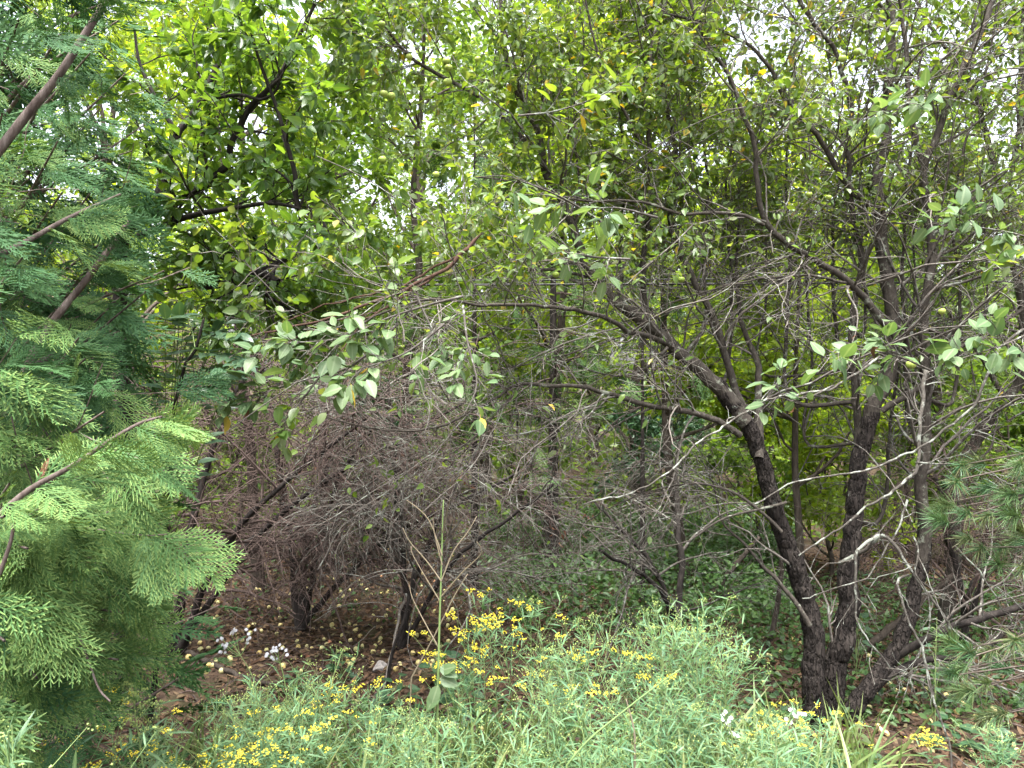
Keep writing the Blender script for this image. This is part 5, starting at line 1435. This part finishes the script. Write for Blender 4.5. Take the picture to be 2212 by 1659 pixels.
for k in range(34):
    u = RNG.uniform(900, 1800); v = RNG.uniform(1530, 1640)
    if 950 < u < 1080: continue
    goldenrod(u, v, RNG.uniform(2.2, 2.7), 'bud', L5)
for (u, v) in [(1790, 1560), (1740, 1540), (1700, 1580), (1830, 1575)]:
    goldenrod(u, v, 3.0, 'bloom', 'goldenrod with sparse yellow heads right in front of the tree foot')
goldenrod(345, 1455, 2.05, 'plumebud', 'pointed greenish plume of goldenrod against the cedar', 'plume goldenrod')
goldenrod(2030, 1565, 2.9, 'plume', 'yellow plumed goldenrod on the right below the pine', 'plume goldenrod')
for (u, v) in [(2120, 1570), (2150, 1580), (2180, 1590)]:
    goldenrod(u, v, 2.7, 'bud', 'pale feathery goldenrod in the lower right corner')
for (u, v, Y) in [(50, 1545, 1.5), (120, 1590, 1.55), (15, 1590, 1.45), (85, 1630, 1.5), (150, 1640, 1.6)]:
    goldenrod(u, v, Y, 'lance', 'lance-leaved goldenrod in the lower left corner under the cedar')
for (u, v, Y) in [(300, 1570, 2.4), (380, 1590, 2.5), (1600, 1590, 2.5), (1500, 1600, 2.4), (1560, 1560, 2.5)]:
    goldenrod(u, v, Y, 'lance', 'broader-leaved goldenrod among the narrow-leaved ones at the lower edge')

ORD = ['leftmost', 'second from the left', 'third from the left', 'fourth from the left', 'fifth from the left', 'sixth from the left', 'seventh from the left', 'eighth from the left', 'ninth from the left', 'tenth from the left',
       'eleventh from the left', 'twelfth from the left', 'thirteenth from the left', 'fourteenth from the left']
SHORT = {L1: ('yellow-flowering goldenrod', 'of the middle clump'), L2: ('budding goldenrod', 'by the apple tree'), L3: ('bright yellow goldenrod', 'of the lower edge'),
         L4: ('leafy budding goldenrod', 'of the left bank'), L5: ('pale budding goldenrod', 'along the lower edge')}
for lab, its in RODS.items():
    if len(its) < 2: continue
    a_, b_ = SHORT.get(lab, (lab, ''))
    its.sort(key=lambda q: -q[1])
    nr = 1 if len(its) <= 6 else 2 if len(its) <= 12 else 4
    rows = {1: [''], 2: ['back row', 'front row'], 4: ['hindmost row', 'rear middle row', 'front middle row', 'foremost row']}[nr]
    for r_ in range(nr):
        sub = sorted(its[r_ * len(its) // nr:(r_ + 1) * len(its) // nr], key=lambda q: q[0])
        for k, q in enumerate(sub):
            o_ = ORD[k] if k < len(ORD) else 'rightmost'
            q[2]['label'] = (o_ + ' ' + a_ + ((' in the ' + rows[r_] + ' ' + b_) if rows[r_] else '')).strip()

# grass blades at the lower edge
n = 900
x, y = in_view_xy(n, 2.3, 3.8, 350, 1900)
b = np.stack([x, y, ground_z(x, y)], 1)
X = norm(RNG.normal(size=(n, 3)) * [.5, .5, 0] + [0, 0, 1.0])
mb = MB(); place(mb, leaf_tmpl(4, .035, .2, .5), b, X, rvec(n), rnd(n, .2, .45))
o = mb.build('grass', M['grass']); tag(o, 'grass blades between the goldenrod stems', 'grass', kind='stuff')

# ------------------------------------------------------------------ tall dry weed in the middle, other single stalks
wb = V(945, 1659, 3.0); wb[2] = float(ground_z(wb[0], 3.0))
weed = thing('dry_weed', 'tall half-dead weed with a green stalk and bare forked pale top', 'weed', wb)
P = view_path([(944, 1720), (944, 1600), (946, 1480), (949, 1360), (953, 1240), (956, 1130), (958, 1080)], 3.0, 3.05, 30)
P[0] = wb
mb = MB(); tube1(mb, P, np.linspace(.0065, .0025, 30), 8); part(mb, 'stalk', M['stem_green'], weed, True)
for pts in ([(953, 1255), (920, 1210), (885, 1170), (870, 1140)], [(953, 1255), (980, 1190), (1010, 1150), (1030, 1115)], [(952, 1290), (1000, 1235), (1040, 1195), (1030, 1170)], [(951, 1300), (915, 1240), (890, 1195), (888, 1180)],
            [(955, 1200), (930, 1130), (905, 1100), (878, 1080)], [(955, 1220), (940, 1160), (935, 1120)], [(948, 1400), (915, 1340), (890, 1290), (885, 1265)], [(956, 1150), (965, 1110), (972, 1080)]):
    P = view_path(pts, 3.03, 3.0 + RNG.normal(0, .06), 12)
    mb = MB(); tube1(mb, P, np.linspace(.0032, .0015, 12), 6); part(mb, 'fork', M['stem_dry'], weed, True)
for (u, v, dx, dz) in [(950, 1440, .8, -.35), (950, 1465, .9, -.2), (946, 1480, -.3, -.9), (950, 1450, .6, .3), (948, 1490, -.5, -.8)]:
    leaf_objs(weed, LM_pale, [V(u, v, 3.0)], [norm(np.array([dx, -.3, dz]))], [np.array([0, -.8, .6])], [RNG.uniform(.07, .10)])
def stalk(pts, Y, r, mat, lab, name='grass_stalk', cat='stalk'):
    P = view_path(pts, Y, Y, 16); P[0][2] = min(P[0][2], float(ground_z(P[0][0], Y)) + .05)
    mb = MB(); tube1(mb, P, np.linspace(r, r * .5, 16), 6); o = mb.build(name, M[mat], smooth=True); tag(o, lab, cat)
stalk([(1210, 1670), (1270, 1600), (1330, 1550), (1400, 1495), (1470, 1445)], 2.3, .0035, 'stem_green', 'bright yellow green stalk slanting up through the goldenrod')
stalk([(1372, 1600), (1366, 1560), (1352, 1510)], 2.4, .004, 'stem_dry', 'pale dry grass ear in front of the goldenrod')
stalk([(880, 1480), (940, 1370), (980, 1290), (1010, 1240)], 3.6, .004, 'stem_dry', 'dry brown bent stalk just behind the tall weed')
stalk([(837, 1470), (850, 1400), (875, 1330), (893, 1230)], 4.9, .012, 'dark_bark', 'slim dark dead stem leaning left of the tall weed')
stalk([(560, 1475), (585, 1440), (615, 1410)], 3.2, .002, 'stem_dry', 'thin bent straw beside the white flowers')

# white flowers at the edge of the litter
def aster(pts, Y, heads, lab):
    b = V(pts[0][0], pts[0][1], Y); b[2] = float(ground_z(b[0], Y))
    t = thing('white_aster', lab, 'flower', b)
    P = view_path(pts, Y, Y, 14); P[0] = b
    mb = MB(); tube1(mb, P, np.linspace(.003, .0015, 14), 5)
    for (u, v) in heads:
        c = V(u, v, Y + RNG.normal(0, .03)); tubes(mb, catmull(np.array([P[9], (P[9] + c) / 2 + [0, 0, -.01], c]), 5)[None], taper(1, 5, .0015, .001), 3)
    part(mb, 'stem', M['stem_green'], t, True)
    for (u, v) in heads:
        c = V(u, v, Y); m2 = MB()
        for k in range(3):
            cc = c + RNG.normal(0, .009, 3); n_ = 9; a = np.arange(n_) / n_ * 6.283
            ax = norm(np.array([RNG.normal(0, .4), -.8, .6])); u1 = norm(np.cross(ax, [0.1, 0, 1])); w1 = np.cross(ax, u1)
            D = np.outer(np.cos(a), u1) + np.outer(np.sin(a), w1) + ax * .15
            place(m2, hex_tmpl(.42, .1, .1), np.tile(cc, (n_, 1)), D, np.tile(ax, (n_, 1)), .0085)
        part(m2, 'bloom', M['white'], t)
aster([(560, 1500), (540, 1450), (515, 1410), (495, 1385)], 3.3, [(478, 1378), (487, 1390), (500, 1370), (490, 1400), (508, 1362), (543, 1362), (536, 1380), (482, 1410)], 'white aster spray leaning out over the brown litter')
aster([(620, 1500), (610, 1450), (600, 1420), (590, 1405)], 3.2, [(586, 1407), (600, 1402), (578, 1415), (615, 1405), (592, 1420)], 'smaller white aster spray nearer the goldenrod')
aster([(1735, 1640), (1730, 1600), (1725, 1570)], 3.0, [(1715, 1540), (1722, 1552), (1733, 1545), (1700, 1556)], 'white flowers in front of the apple tree foot')
aster([(1590, 1640), (1580, 1590), (1575, 1550)], 2.8, [(1565, 1540), (1580, 1552), (1572, 1565), (1590, 1580)], 'white flowers in the goldenrod left of the tree foot')
